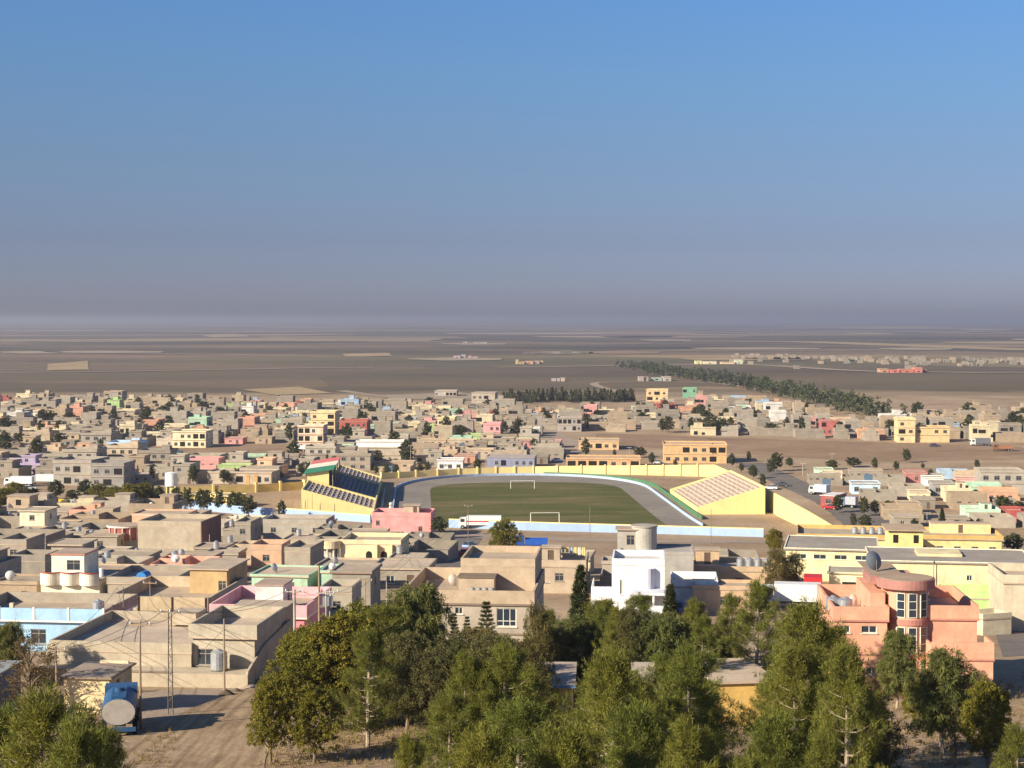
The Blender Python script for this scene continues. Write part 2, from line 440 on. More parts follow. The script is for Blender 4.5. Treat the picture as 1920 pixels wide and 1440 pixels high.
patch('forecourt', [(1860, 1165), (1930, 1165), (1990, 1225), (1880, 1232)], ASPH, 0.03)
patch('brown_field', [(1110, 812), (1400, 822), (1920, 838), (1930, 862), (1620, 866), (1380, 850), (1115, 832)], BROWN, 0.05)
patch('fallow_field', [(250, 838), (600, 832), (610, 858), (470, 866), (240, 856)], BROWN, 0.05)
patch('stubble_field', [(455, 731), (560, 726), (625, 738), (520, 742)], STRAW, 0.4)
patch('stubble_field', [(90, 683), (165, 677), (166, 693), (88, 695)], STRAW, 0.4)
patch('stubble_field', [(700, 742), (860, 736), (950, 748), (760, 750)], PALE, 0.3)
ribbon('field_track', [P(-60, 700), P(150, 698), P(340, 695), P(560, 691), P(700, 690)], 16, PALE, 0.5, 60)
ribbon('field_track', [P(250, 664), P(420, 665), P(620, 669), P(700, 668)], 30, PALE, 0.5, 60)
ribbon('field_track', [P(1180, 740), P(1120, 718), P(1340, 719), P(1480, 745), P(1560, 768)], 7, PALE, 0.3, 30)
ribbon('field_track', [P(640, 733), P(760, 748), P(960, 751)], 9, PALE, 0.32, 30)
ribbon('field_track', [P(930, 689), P(1200, 686), P(1400, 684), P(1640, 697), P(1960, 699)], 22, PALE, 0.5, 60)
ribbon('field_track', [P(1280, 640), P(1500, 641), P(1700, 648), P(1960, 657)], 130, STRAW, 0.6, 120)
ribbon('field_track', [P(0, 641), P(150, 638), P(275, 639)], 60, STRAW, 0.6, 120)
patch('stubble_field', [(370, 628), (440, 626), (470, 631), (400, 633)], STRAW, 0.6)
patch('stubble_field', [(640, 664), (730, 662), (735, 668), (650, 669)], STRAW, 0.6)
rs = random.Random(42)
for i in range(26):
    y = rs.choice((611, 614, 617, 621, 625, 630, 636, 643, 652, 660, 672)) + rs.uniform(-1.5, 1.5); x = rs.uniform(-60, 1900); wpx = rs.uniform(60, 330); hpx = rs.uniform(.8, 1.6) + (y - 605) * .035
    patch('stubble_field' if rs.random() < .65 else 'ploughed_field', [(x, y), (x + wpx * .5, y - hpx * .4), (x + wpx, y + .3), (x + wpx * .96, y + hpx), (x + wpx * .4, y + hpx * 1.3), (x + wpx * .05, y + hpx * .7)], rs.choice((STRAW, PALE, PALE, BROWN)), 0.7)
# haze over the plain: one even block of air, the sky outside it
def build_haze():
    m = bpy.data.materials.new('dusty_air'); m.use_nodes = True
    n, l = m.node_tree.nodes, m.node_tree.links
    n.remove(n['Principled BSDF'])
    v = n.new('ShaderNodeVolumePrincipled')
    v.inputs['Color'].default_value = (0.86, 0.84, 0.90, 1)
    v.inputs['Density'].default_value = HAZE
    v.inputs['Anisotropy'].default_value = 0.45
    l.new(v.outputs[0], n['Material Output'].inputs['Volume'])
    mb = MB(); mb.box(-41000, 41000, -400, 63000, -16.0, 75.0)
    o = mb.build('haze', m); o['kind'] = 'stuff'; o['label'] = 'thin dusty haze lying over the town and the plain'
HAZE = 0.00014
build_haze()
# ------------------------------------------------------------------ houses
GREY = (0.36, 0.31, 0.245); GREY2 = (0.30, 0.265, 0.215); GREY3 = (0.42, 0.37, 0.30); TAN = (0.45, 0.345, 0.235); SAND = (0.50, 0.40, 0.28)
CREAM = (0.74, 0.64, 0.42); YELLOW = (0.80, 0.62, 0.22); PEACH = (0.72, 0.42, 0.26); PINK = (0.74, 0.36, 0.34); SALMON = (0.70, 0.36, 0.25)
LBLUE = (0.42, 0.58, 0.74); WHITEC = (0.78, 0.76, 0.70); LIME = (0.50, 0.70, 0.28); MINT = (0.45, 0.66, 0.48); RED = (0.45, 0.10, 0.09); LILAC = (0.55, 0.45, 0.66)
ROOFC = (0.47, 0.37, 0.27)
WINC = {}
def window_meshes(w, h, style):
    k = (round(w, 2), round(h, 2), style)
    if k in WINC: return WINC[k]
    f = MB(); t = {'slim': .06, 'strip': .055}.get(style, .09)
    f.box(-w / 2, -w / 2 + t, -.03, .05, 0, h); f.box(w / 2 - t, w / 2, -.03, .05, 0, h)
    f.box(-w / 2 + t, w / 2 - t, -.03, .05, 0, t); f.box(-w / 2 + t, w / 2 - t, -.03, .05, h - t, h)
    if style in ('wide', 'plain'):
        n = 3 if style == 'wide' else 2
        for i in range(1, n):
            x = -w / 2 + w * i / n; f.box(x - .035, x + .035, -.028, .045, t, h - t)
        zt = h * (0.30 if style == 'wide' else 0.70)
        for i in range(n):
            a = -w / 2 + w * i / n + .035; c = -w / 2 + w * (i + 1) / n - .035
            f.box(max(a, -w / 2 + t), min(c, w / 2 - t), -.027, .044, zt - .035, zt + .035)
    elif style == 'strip':
        for i in (1, 2): f.box(-w / 2 + t, w / 2 - t, -.028, .045, h * i / 3 - .025, h * i / 3 + .025)
    elif style == 'slim':
        f.box(-.03, .03, -.028, .045, t, h - t)
    g = MB(); g.box(-w / 2 + t, w / 2 - t, 0.0, .03, t, h - t)
    WINC[k] = (f.mesh('window', [FRAME_M if style == 'plain' else FRAME]), g.mesh('pane', [GLASS]), f, g)
    return WINC[k]
def joined_window(w, h, style):
    k = (round(w, 2), round(h, 2), style, 'j')
    if k not in WINC:
        _, _, f, g = window_meshes(w, h, style)
        j = MB(); j.add(f.v, f.f, 0); j.add(g.v, g.f, 1)
        WINC[k] = j.mesh('window', [FRAME_M if style == 'plain' else FRAME, GLASS])
    return WINC[k]
def door_mesh(w, h):
    k = (round(w, 2), round(h, 2), 'door')
    if k not in WINC:
        d = MB(); d.box(-w / 2, w / 2, 0, .05, 0, h)
        for sx in (-1, 1): d.box(sx * w / 4 - w * .17, sx * w / 4 + w * .17, -.02, 0.001, h * .12, h * .48); d.box(sx * w / 4 - w * .17, sx * w / 4 + w * .17, -.02, 0.001, h * .56, h * .9)
        WINC[k] = d.mesh('door', [DOOR])
    return WINC[k]
def facade(mb, pt, u0, u1, z0, z1, ops, depth):
    """one wall face with real openings; pt(u,z,t) maps along, up, inward"""
    us = sorted({u0, u1, *[max(u0, min(u1, v)) for o in ops for v in o[:2]]})
    zs = sorted({z0, z1, *[max(z0, min(z1, v)) for o in ops for v in o[2:]]})
    for i in range(len(us) - 1):
        for j in range(len(zs) - 1):
            uc, zc = (us[i] + us[i + 1]) / 2, (zs[j] + zs[j + 1]) / 2
            if any(o[0] < uc < o[1] and o[2] < zc < o[3] for o in ops): continue
            mb.quad(pt(us[i], zs[j], 0), pt(us[i + 1], zs[j], 0), pt(us[i + 1], zs[j + 1], 0), pt(us[i], zs[j + 1], 0))
    for a, b, c, d in ops:
        mb.quad(pt(a, c, 0), pt(a, c, depth), pt(a, d, depth), pt(a, d, 0))
        mb.quad(pt(b, c, depth), pt(b, c, 0), pt(b, d, 0), pt(b, d, depth))
        mb.quad(pt(a, c, 0), pt(b, c, 0), pt(b, c, depth), pt(a, c, depth))
        mb.quad(pt(a, d, depth), pt(b, d, depth), pt(b, d, 0), pt(a, d, 0))
SIDES = {'F': 0.0, 'R': math.pi / 2, 'B': math.pi, 'L': -math.pi / 2}
def block(parent, cx, cy, z0, w, d, h, col, ops=(), over=0.12, slab=0.18, para=0.8, tk=0.2, name='wall', sub=False, found=0.0, roofcol=None, paracol=None, sides='FRBL', pname='parapet', edgecol=None):
    """walls with openings, a roof slab and a parapet; ops: (side, along, sill height, width, height, style)"""
    mb = MB(); hw, hd = w / 2, d / 2
    if found: found += 0.09 * d
    pts = {'F': (lambda u, z, t: (u, -hd + t, z), hw), 'R': (lambda u, z, t: (hw - t, u, z), hd), 'B': (lambda u, z, t: (-u, hd - t, z), hw), 'L': (lambda u, z, t: (-hw + t, -u, z), hd)}
    for s in 'FRBL':
        pt, k = pts[s]
        facade(mb, pt, -k, k, -found, h, [(u - ww / 2, u + ww / 2, zb, zb + hh) for (sd, u, zb, ww, hh, st) in ops if sd == s], 0.14)
    wo = mb.build(name, [WALL], parent, (cx, cy, z0), 0, col)
    host = wo if sub else parent
    ox, oy, oz = (0, 0, 0) if sub else (cx, cy, z0)
    rc = roofcol or ROOFC
    r = MB(); r.box(-hw - over, hw + over, -hd - over, hd + over, 0, slab)
    ro = r.build('cornice' if edgecol else 'roof', [ROOF], host, (ox, oy, oz + h), 0, edgecol or rc)
    if edgecol:
        k = over - .24 if para > .02 else over - .10
        r2_ = MB(); r2_.box(-hw - k, hw + k, -hd - k, hd + k, 0, .03); r2_.build('roof', [ROOF], host, (ox, oy, oz + h + slab), 0, rc)
    if para > 0.02:
        p = MB(); o = over - 0.015
        z1 = para
        p.box(-hw - o, hw + o, -hd - o, -hd - o + tk, 0, z1); p.box(-hw - o, hw + o, hd + o - tk, hd + o, 0, z1)
        p.box(-hw - o, -hw - o + tk, -hd - o + tk, hd + o - tk, 0, z1); p.box(hw + o - tk, hw + o, -hd - o + tk, hd + o - tk, 0, z1)
        p.build(pname, [WALL], host, (ox, oy, oz + h + slab), 0, paracol or col)
    for (sd, u, zb, ww, hh, st) in ops:
        rot = SIDES[sd]; c, s_ = math.cos(rot), math.sin(rot)
        k = (hd if sd in 'FB' else hw) - 0.10
        lx, ly = u * c + k * s_, u * s_ - k * c
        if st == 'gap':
            g = MB(); g.box(-ww / 2, ww / 2, 0, .02, 0, hh); g.build('doorway', [DARK], host, (ox + lx, oy + ly, oz + zb), rot)  # near-black sheet: the shade inside the opening put into its colour
        elif st == 'door': link('door', door_mesh(ww, hh), host, (ox + lx, oy + ly, oz + zb), rot)
        elif sub: link('window', joined_window(ww, hh, st), host, (ox + lx, oy + ly, oz + zb), rot)
        else:
            a, b, _, _ = window_meshes(ww, hh, st)
            wi = link('window', a, host, (ox + lx, oy + ly, oz + zb), rot); link('pane', b, wi)
            sl = MB(); sl.box(-ww / 2 - .08, ww / 2 + .08, -.20, -.10, -.09, -.01); sl.build('sill', [FRAME_M if st == 'plain' else FRAME], wi)
    return wo
def place(x0, x1, ytop, h, depth, yaw=-5.0):
    """stand a front wall whose top edge shows between x0 and x1 at ytop; returns centre, ground height, width"""
    f = solve((x0 + x1) / 2, ytop, h); yr = R(yaw)
    w = (x1 - x0) / FOC * f.y / max(.3, math.cos(yr))
    c = Vector((f.x - math.sin(yr) * depth / 2, f.y + math.cos(yr) * depth / 2, 0))
    zs = [ground(*p) for p in corners((c.x, c.y, w / 2, depth / 2, yr))]
    c.z = ground(f.x, f.y)
    if Vector((f.x, f.y)).length < 420: SHOWN.append((x0, x1, ytop, ytop + h / f.y * FOC, f.y))
    FOOT.append((c.x, c.y, w / 2 + .3, depth / 2 + .3, yr))
    return c, yr, w, 0.0
LAND = []                                            # landmarks for telling look-alikes apart: (x, y, short name)
def short(label):
    for cut in (' with ', ',', ' behind ', ' beside ', ' between ', ' under ', ' among ', ' before ', ' facing ', ' rising ', ' standing ', ' attached ', ' in ', ' at ', ' by ', ' beyond ', ' below ', ' on ', ' above ', ' next '): label = label.split(cut)[0]
    return label
def told_apart(base, x, y, reach, default):
    best = min(LAND, key=lambda q: (q[0] - x) ** 2 + (q[1] - y) ** 2) if LAND else None
    if best is None or math.hypot(best[0] - x, best[1] - y) > reach: lab = base + ' ' + default
    else:
        dx, dy = x - best[0], y - best[1]
        rel = 'beside' if abs(dx) > abs(dy) else ('behind' if dy > 0 else 'in front of')
        lab = base + ' ' + rel + ' the ' + best[2]
    return lab if len(lab.split()) <= 16 else base + ' ' + default
def tank(loc, label, r=0.62, h=1.35, group=None, mat=None):
    t = thing('water_tank', label, 'water tank', loc, 0, group)
    b = MB(); b.cyl(0, 0, 0.12, h, r, 18)
    for z in (0.12 + h * .3, 0.12 + h * .62): b.cyl(0, 0, z, z + .05, r + .02, 18)
    b.build('body', [mat or GALV], t, smooth=False)
    l = MB(); l.cyl(0, 0, h, h + .16, r * .98, 18, 0, r * .35); l.cyl(0, 0, h + .16, h + .24, r * .3, 12); l.build('lid', [mat or GALV], t)
    s = MB(); s.box(-r * .8, r * .8, -r * .8, -r * .5, 0, .12); s.box(-r * .8, r * .8, r * .5, r * .8, 0, .12); s.build('stand', [STEEL], t)
    return t
DISH = {}
def dish(loc, label, r=0.75, az=-140.0, group=None, dark=False):
    t = thing('satellite_dish', label, 'satellite dish', loc, R(az), group)
    if not DISH:
        b = MB(); prof = [(0.02, 0)] + [(i / 8, 0.30 * (i / 8) ** 2) for i in range(1, 9)]
        b.lathe(prof, 20); b.lathe([(p, z - .03) for p, z in reversed(prof)], 20)
        b.v = [(x, -z * .94 - y * .34 - .12, y * .94 - z * .34 + 1.15) for x, y, z in b.v]
        DISH['bowl'] = b.v, b.f
        DISH['m'] = b.mesh('reflector', [plain('dish_white', (0.74, 0.72, 0.66), 0.55)], True)
        b2 = MB(); b2.v = b.v; b2.f = b.f; b2.m = b.m; DISH['d'] = b2.mesh('reflector', [plain('dish_grey', (0.16, 0.18, 0.20), 0.5)], True)
        a = MB(); a.tube([(0, -.15, .7), (0, -.75, 1.35)], .025, 5); a.box(-.06, .06, -.83, -.70, 1.28, 1.44); DISH['arm'] = a.mesh('arm', [STEEL])
        q = MB(); q.tube([(0, .08, 0), (0, .08, 1.15)], .045, 6); q.box(-.25, .25, -.15, .3, 0, .04); DISH['pole'] = q.mesh('pole', [STEEL])
    for nm, k in (('reflector', 'd' if dark else 'm'), ('arm', 'arm'), ('pole', 'pole')):
        o = link(nm, DISH[k], t); o.scale = (r, r, r)
    return t
CW = {'grey': 'grey', 'tan': 'tan'}
def simple_house(x0, x1, ytop, h, depth, col, label, yaw=-5, para=0.8, over=0.12, room=None, ops=None, roofcol=None, paracol=None, edgecol=None, roomcol=None, group=None, name='house'):
    c, yr, w, drop = place(x0, x1, ytop, h, depth, yaw)
    t = thing(name, label, 'house', c, yr, group); LAND.append((c.x, c.y, short(label)))
    H = h + drop - para - .18
    if ops is None:
        ops = []
        n = max(1, int(w / 4.2))
        for i in range(n):
            u = -w / 2 + w * (i + .5) / n
            ops.append(('F', u, H - 1.95, 1.25, 1.15, 'plain'))
        if depth > 5: ops.append(('R', 0, H - 1.95, 1.1, 1.1, 'plain'))
    ops = [(s, (u * w if abs(u) < .5 and s in 'FB' and isinstance(u, float) and st.endswith('%') else u), zb, ww, hh, st.rstrip('%')) for s, u, zb, ww, hh, st in ops]
    ops = [o for o in ops if o[2] > 0.05 and o[2] + o[4] < H - .05]
    block(t, 0, 0, 0, w, depth, H, col, ops, over, .18, para, found=1.0, roofcol=roofcol, paracol=paracol, edgecol=edgecol)
    if room:
        rx, ry, rw, rd, rh = room
        rw = min(rw, w - .6); rx = max(-w / 2 + rw / 2 + .25, min(w / 2 - rw / 2 - .25, rx * w)); ry = max(-depth / 2 + rd / 2 + .25, min(depth / 2 - rd / 2 - .25, ry * depth))
        block(t, rx, ry, H + .18, rw, rd, rh, roomcol or col, [('F', 0.0, .02, .9, min(2.0, rh - .3), 'door')] if rw > 1.6 else [], .18, .15, 0, name='stair_room', sub=True, roofcol=roofcol)
    return t, w, H
# ------------------------------------------------------------------ the stadium
SO, SY = Vector((5.5, 468.0)), R(3.2)
def S(lx, ly):
    c, s = math.cos(SY), math.sin(SY)
    return (SO.x + lx * c - ly * s, SO.y + lx * s + ly * c)
def S3(lx, ly, dz=0.0):
    x, y = S(lx, ly); return (x, y, ground(x, y) + dz)
def oval(hw, y_lo, y_hi, top, n=48, e=2.0, cx=0.0):
    pts = [(cx + hw, y_lo + (y_hi - y_lo) * i / 12) for i in range(12)]
    for i in range(n + 1):
        a = math.pi * i / n; c, s = math.cos(a), math.sin(a)
        pts.append((cx + hw * math.copysign(abs(c) ** (2 / e), c), y_hi + (top - y_hi) * abs(s) ** (2 / e)))
    pts += [(cx - hw, y_hi + (y_lo - y_hi) * (i + 1) / 12) for i in range(12)]
    return pts
INNER = oval(29.5, -58, 34, 60, e=3.0, cx=1.0)
OUTER = oval(39.0, -58, 36, 84, e=2.2, cx=0.0)
def strip_between(name, A, B, mat, dz):
    mb = MB(); K = 4; n = len(A)
    for (ax, ay), (bx, by) in zip(A, B):
        for k in range(K): mb.v.append(S3(ax + (bx - ax) * k / (K - 1), ay + (by - ay) * k / (K - 1), dz))
    for i in range(n - 1):
        for k in range(K - 1): mb.f.append((i * K + k, i * K + k + 1, (i + 1) * K + k + 1, (i + 1) * K + k)); mb.m.append(0)
    return structure(name, mb, mat, True)
strip_between('running_track', INNER, OUTER, TRACKM, 0.03)
n_ = len(INNER) // 2
strip_between('football_pitch', INNER[:n_ + 1], [INNER[len(INNER) - 1 - i] for i in range(n_ + 1)], grass_mat(), 0.035)
def low_wall(name, label, cat, path, h, t, mat, col=None, group=None):
    mb = MB()
    P_ = [S(*p) for p in path]
    for i, (x, y) in enumerate(P_):
        a = Vector(P_[max(i - 1, 0)]); b = Vector(P_[min(i + 1, len(P_) - 1)]); d = (b - a).normalized(); nx, ny = -d.y * t / 2, d.x * t / 2
        g = ground(x, y)
        mb.v += [(x + nx, y + ny, g - .2), (x + nx, y + ny, g + h), (x - nx, y - ny, g + h), (x - nx, y - ny, g - .2)]
    for i in range(len(P_) - 1):
        for k in range(3): mb.f.append((i * 4 + k, i * 4 + k + 1, i * 4 + 4 + k + 1, i * 4 + 4 + k)); mb.m.append(0)
    mb.f += [(0, 1, 2, 3), tuple(len(mb.v) - 4 + k for k in (3, 2, 1, 0))]; mb.m += [0, 0]
    o = mb.build(name, [mat], color=col)
    return tag(o, label, cat, group)
BLUEW = surface('pale_blue_paint', (0.33, 0.46, 0.70), 0.8, 0.10, 0.4, 0.25, (0.34, 0.30, 0.26), 0.15)
YELW = surface('yellow_paint', (0.84, 0.68, 0.30), 0.8, 0.07, 0.3, 0.16, (0.42, 0.30, 0.14), 0.10)
GREENW = surface('green_paint', (0.07, 0.20, 0.10), 0.8)
STANDC = surface('stand_concrete', (0.54, 0.43, 0.34), 0.9, 0.2, 0.5)
low_wall('track_wall', 'low pale blue and white wall curving round the running track', 'low wall', OUTER, 0.75, 0.35, surface('track_wall_paint', (0.42, 0.53, 0.70), 0.8, 0.12, 0.5, 0.2))
low_wall('green_fence', 'green painted low fence beside the running track, next to the small stand', 'low wall', [(p[0] * 1.055 + .4, p[1]) for p in OUTER[2:34]], 1.15, 0.25, GREENW)
low_wall('stand_fence', 'concrete rail wall between the big grandstand and the track', 'low wall', [(-42.2, -33 + i * 4) for i in range(18)], 0.9, 0.5, STANDC)
# perimeter walls: (photo column, base row, top row)
def wall_run(name, label, pts, thick, mat, gap=0, pilcol=None, cap=None, pil=(0.45, 0.5), piltop=0.25, cat='wall', group=None):
    W = []
    for px, yb, yt in pts:
        p = P(px, yb); W.append((p.x, p.y, p.z, (yb - yt) / FOC * p.y))
    t = thing(name, label, cat, W[0][:3], 0, group); o = Vector(W[0][:3])
    for (x0, y0, z0, h0), (x1, y1, z1, h1) in zip(W[:-1], W[1:]):
        L = math.hypot(x1 - x0, y1 - y0); rz = math.atan2(y1 - y0, x1 - x0)
        mb = MB(); K = max(1, int(L / 6)); dz = z1 - z0
        for k in range(K):
            a, b = L * k / K, L * (k + 1) / K - (0.0)
            za, zb = dz * k / K, dz * (k + 1) / K; ha = h0 + (h1 - h0) * k / K; hb = h0 + (h1 - h0) * (k + 1) / K
            mb.slaby([(a, za - .6), (b, zb - .6), (b, zb + hb), (a, za + ha)], -thick / 2, thick / 2)
        mb.build('wall_panel', [mat], t, Vector((x0, y0, z0)) - o, rz)
        if cap:
            c = MB()
            c.slaby([(0, h0), (L, dz + h1), (L, dz + h1 + .22), (0, h0 + .22)], -thick / 2 - .05, thick / 2 + .05)
            c.build('coping', [cap], t, Vector((x0, y0, z0)) - o, rz)
        if gap:
            n = max(1, int(L / gap))
            for k in range(n):
                f = k / n; hh = h0 + (h1 - h0) * f + piltop
                q = MB(); q.box(-pil[0] / 2, pil[0] / 2, -pil[1], pil[1], -.5, hh); q.box(-pil[0] / 2 - .06, pil[0] / 2 + .06, -pil[1] - .06, pil[1] + .06, hh, hh + .12)
                q.build('pilaster', [pilcol or mat], t, Vector((x0 + (x1 - x0) * f, y0 + (y1 - y0) * f, z0 + dz * f)) - o, rz)
    return t
ORANGEW = surface('orange_paint', (0.78, 0.38, 0.14), 0.8, 0.08)
OCHREW = surface('ochre_paint', (0.56, 0.42, 0.16), 0.85, 0.12, 0.4, 0.25)
wall_run('perimeter_wall', 'yellow stadium wall with square pilasters, behind the oval track', [(715, 898, 887), (780, 894, 883), (860, 890, 878.5), (930, 888, 876), (1000, 887, 874.5), (1090, 888, 873), (1180, 890, 872.5), (1340, 894, 871)], 0.35, YELW, 5.6)
wall_run('perimeter_wall', 'tall plain yellow stadium wall along the asphalt road', [(1340, 894, 871), (1400, 926, 898), (1458, 967, 927), (1512, 992, 956), (1562, 1014, 985)], 0.4, YELW)
wall_run('perimeter_wall', 'ochre compound wall with yellow pilasters, behind the water tower', [(276, 931, 915), (330, 928, 913), (400, 926, 911), (480, 923, 908), (570, 918, 903), (640, 908, 896)], 0.35, OCHREW, 6.5, YELW, None, (0.6, 0.45), 0.5)
wall_run('perimeter_wall', 'pale blue stadium wall with yellow coping, fronting the football pitch', [(842, 989, 974), (975, 994, 979), (1110, 997.5, 983), (1236, 1001, 986.5), (1432, 1007, 992)], 0.35, BLUEW, 0, None, YELW)
wall_run('perimeter_wall', 'pale blue compound wall beside the row of small grey-green trees', [(274, 948, 927), (340, 953, 934), (440, 963, 948), (512, 968, 953)], 0.35, BLUEW)
wall_run('perimeter_wall', 'pale blue wall at the foot of the big grandstand', [(520, 968, 953), (610, 974, 959), (640, 976, 962), (695, 980, 966)], 0.35, BLUEW, 0, None, YELW)
for px, yb, h in ((465, 918, 4.2), (480, 918, 4.2)):
    p = P(px, yb); mb = MB(); mb.box(-.5, .5, -.5, .5, -.3, h); mb.box(-.65, .65, -.65, .65, h, h + .3)
    tag(mb.build('gate_pillar', [ORANGEW], None, p), 'tall orange gate pillar of the compound wall', 'pillar', 'orange gate pillars')
def stand(name, label, lx0, lx1, ly0, ly1, h0, h1, rows, side='left', rowlab='step', front=True):
    """terraces that rise from lx0 (track) to lx1 (back)"""
    o = S3((lx0 + lx1) / 2, (ly0 + ly1) / 2)
    t = thing(name, label, 'grandstand', o, SY)
    mx, my = (lx0 + lx1) / 2, (ly0 + ly1) / 2
    sg = 1 if lx1 > lx0 else -1; w = abs(lx1 - lx0) / rows
    for i in range(rows):
        a = lx0 + sg * w * i - mx; b = a + sg * w; z = h0 + (h1 - h0) * i / (rows - 1)
        mb = MB(); mb.box(min(a, b), max(a, b), ly0 - my + .35, ly1 - my - .35, max(-.4, z - 1.2), z)
        mb.build('step', [STANDC], t)
    for yy in (ly0 - my, ly1 - my - .35):
        mb = MB(); a, b = lx0 - mx, lx1 - mx
        prof = [(a, -.5), (b, -.5), (b, h1 + .55), (a, h0 + .45)]
        if sg < 0: prof = prof[::-1]
        mb.slaby(prof, yy, yy + .35); mb.build('side_wall', [YELW], t)
    mb = MB(); b = lx1 - mx; mb.box(min(b, b + sg * .35), max(b, b + sg * .35), ly0 - my, ly1 - my, -.5, h1 + .55); mb.build('back_wall', [YELW], t)
    if front:
        mb = MB(); a = lx0 - mx; mb.box(min(a, a - sg * .3), max(a, a - sg * .3), ly0 - my, ly1 - my, -.5, h0 + .45); mb.build('front_wall', [YELW], t)
    n = int((ly1 - ly0) / 7)
    for k in range(1, n + 1):                            # aisle stairs
        y = ly0 - my + (ly1 - ly0) * k / (n + 1)
        mb = MB(); prof = []
        for i in range(rows - 1):
            a = lx0 + sg * w * (i + .5) - mx; b = a + sg * w; z = h0 + (h1 - h0) * (i + .5) / (rows - 1)
            prof += [(a, z), (b, z)]
        prof += [(prof[-1][0], prof[-1][1] - .9), (prof[0][0], prof[0][1] - .9)]
        mb.slaby(prof if sg < 0 else prof[::-1], y - .6, y + .6)
        mb.build('aisle_stair', [STANDC], t)
    return t, mx, my
stand('grandstand', 'open concrete terraces with a tall yellow side wall, by the pink house', -44.0, -62.5, -30, -4.3, 1.7, 6.8, 15)
tm, mx, my = stand('grandstand', 'covered middle terraces under the green, white and red roof', -44.0, -62.5, -3.7, 36, 1.7, 6.8, 15)
stand('grandstand', 'open concrete terraces beyond the covered stand', -44.0, -57.0, 36.6, 60, 1.7, 5.6, 11)
stand('grandstand', 'small open stand with tan terraces and a plain yellow side wall', 42.7, 60.4, -30, 18, 1.6, 6.9, 13)
SEATS = plain('dark_blue_seat', (0.035, 0.045, 0.085), 0.5)
w = 18.5 / 15
for i in range(14):                                    # rows of dark seats in the covered stand
    a = -44 - w * i - mx; z = 1.7 + 5.1 * i / 14
    mb = MB(); mb.box(a - w * .80, a - w * .1, -3.2 - my, 35.5 - my, z + .01, z + .28); mb.box(a - w * .80, a - w * .66, -3.2 - my, 35.5 - my, z + .28, z + .55)
    mb.build('seat_row', [SEATS], tm)
for y in (-3.7 - my, 36 - my - .4):                     # canopy walls
    mb = MB(); prof = [(-57 - mx, 4.6), (-57 - mx, 10.0), (-62.6 - mx, 9.2), (-62.6 - mx, 6.0)]
    mb.slaby(prof, y, y + .4); mb.build('canopy_wall', [YELW], tm)
mb = MB(); mb.box(-63.0 - mx, -62.6 - mx, -3.7 - my, 36 - my, 6.0, 9.2); mb.build('canopy_back_wall', [YELW], tm)
for k, (nm, colr) in enumerate((('green', (0.03, 0.22, 0.12)), ('white', (0.78, 0.74, 0.58)), ('red', (0.62, 0.16, 0.15)))):
    y0 = -4.6 - my + 13.8 * k; mb = MB()
    mb.slaby([(-55.6 - mx, 10.25), (-55.6 - mx, 10.5), (-64.0 - mx, 9.3), (-64.0 - mx, 9.05)][::-1], y0, y0 + 13.78)
    o = mb.build('roof_panel', [surface('canopy_' + nm, colr, 0.7, 0.08)], tm); o['label'] = nm + ' painted roof panel'
for k in range(4):
    mb = MB(); mb.tube([(-56 - mx, -3 - my + 13 * k, 4.6), (-56 - mx, -3 - my + 13 * k, 10.25)], .16, 8); mb.build('canopy_post', [STANDC], tm)
def goal(lx, ly, label, rz=0.0):
    x, y = S(lx, ly); t = thing('football_goal', label, 'goal', (x, y, ground(x, y)), SY + rz)
    m = plain('goal_white', (0.80, 0.78, 0.66), 0.5)
    for sx in (-3.66, 3.66):
        mb = MB(); mb.tube([(sx, 0, 0), (sx, 0, 2.44)], .075, 8); mb.build('post', [m], t)
        mb = MB(); mb.tube([(sx, 0, 2.4), (sx, .8, 2.2), (sx, 1.7, 0.03)], .03, 6); mb.build('stay', [m], t)
    mb = MB(); mb.tube([(-3.73, 0, 2.47), (3.73, 0, 2.47)], .075, 8); mb.build('crossbar', [m], t)
goal(0.3, -46.5, 'white football goal beside the pale blue stadium wall', math.pi)
goal(0.0, 40.0, 'white football goal by the curved end of the track')
for lx, ly in ((-39.5, -22), (-39.3, -34), (-39.6, -12)):
    mb = MB(); mb.cyl(0, 0, 0, 1.3, .45, 10, 0); mb.cyl(0, 0, 1.3, 1.75, .55, 10, 1, .35)
    tag(mb.build('litter_bin', [ORANGEW, WHITE], None, S3(lx, ly)), 'orange and white bin standing on the inner side of the stand rail', 'bin', 'orange bins by the running track')
# water tower and the small yellow pump house of the compound
p = P(322, 944); t = thing('water_tower', 'white round water tank on a square yellow tower', 'water tower', p)
mb = MB()
for sx in (-1, 1):
    for sy in (-1, 1): mb.box(sx * 1.2 - .2, sx * 1.2 + .2, sy * 1.2 - .2, sy * 1.2 + .2, -.3, 5.0)
mb.box(-1.25, 1.0, -1.0, 1.25, -.3, 5.0); mb.build('pedestal', [YELW], t)
mb = MB(); mb.cyl(0, 0, 5.0, 8.7, 1.75, 24); mb.build('tank', [WHITE], t)
mb = MB(); mb.cyl(0, 0, 8.7, 9.0, 1.85, 24, 0, .4); mb.build('lid', [WHITE], t)
mb = MB(); mb.tube([(-1.9, -.3, 0), (-1.9, -.3, 8.6)], .06, 6); mb.build('pipe', [GALV], t)
# ------------------------------------------------------------------ houses one can single out
def open_thing(x0, x1, ytop, h, depth, yaw, name, label, cat='house'):
    c, yr, w, drop = place(x0, x1, ytop, h, depth, yaw)
    LAND.append((c.x, c.y, short(label)))
    return thing(name, label, cat, c, yr), w, h + drop
def wpos(t, x, y, z):
    return Matrix.Translation(t.location) @ Matrix.Rotation(t.rotation_euler.z, 4, 'Z') @ Vector((x, y, z))
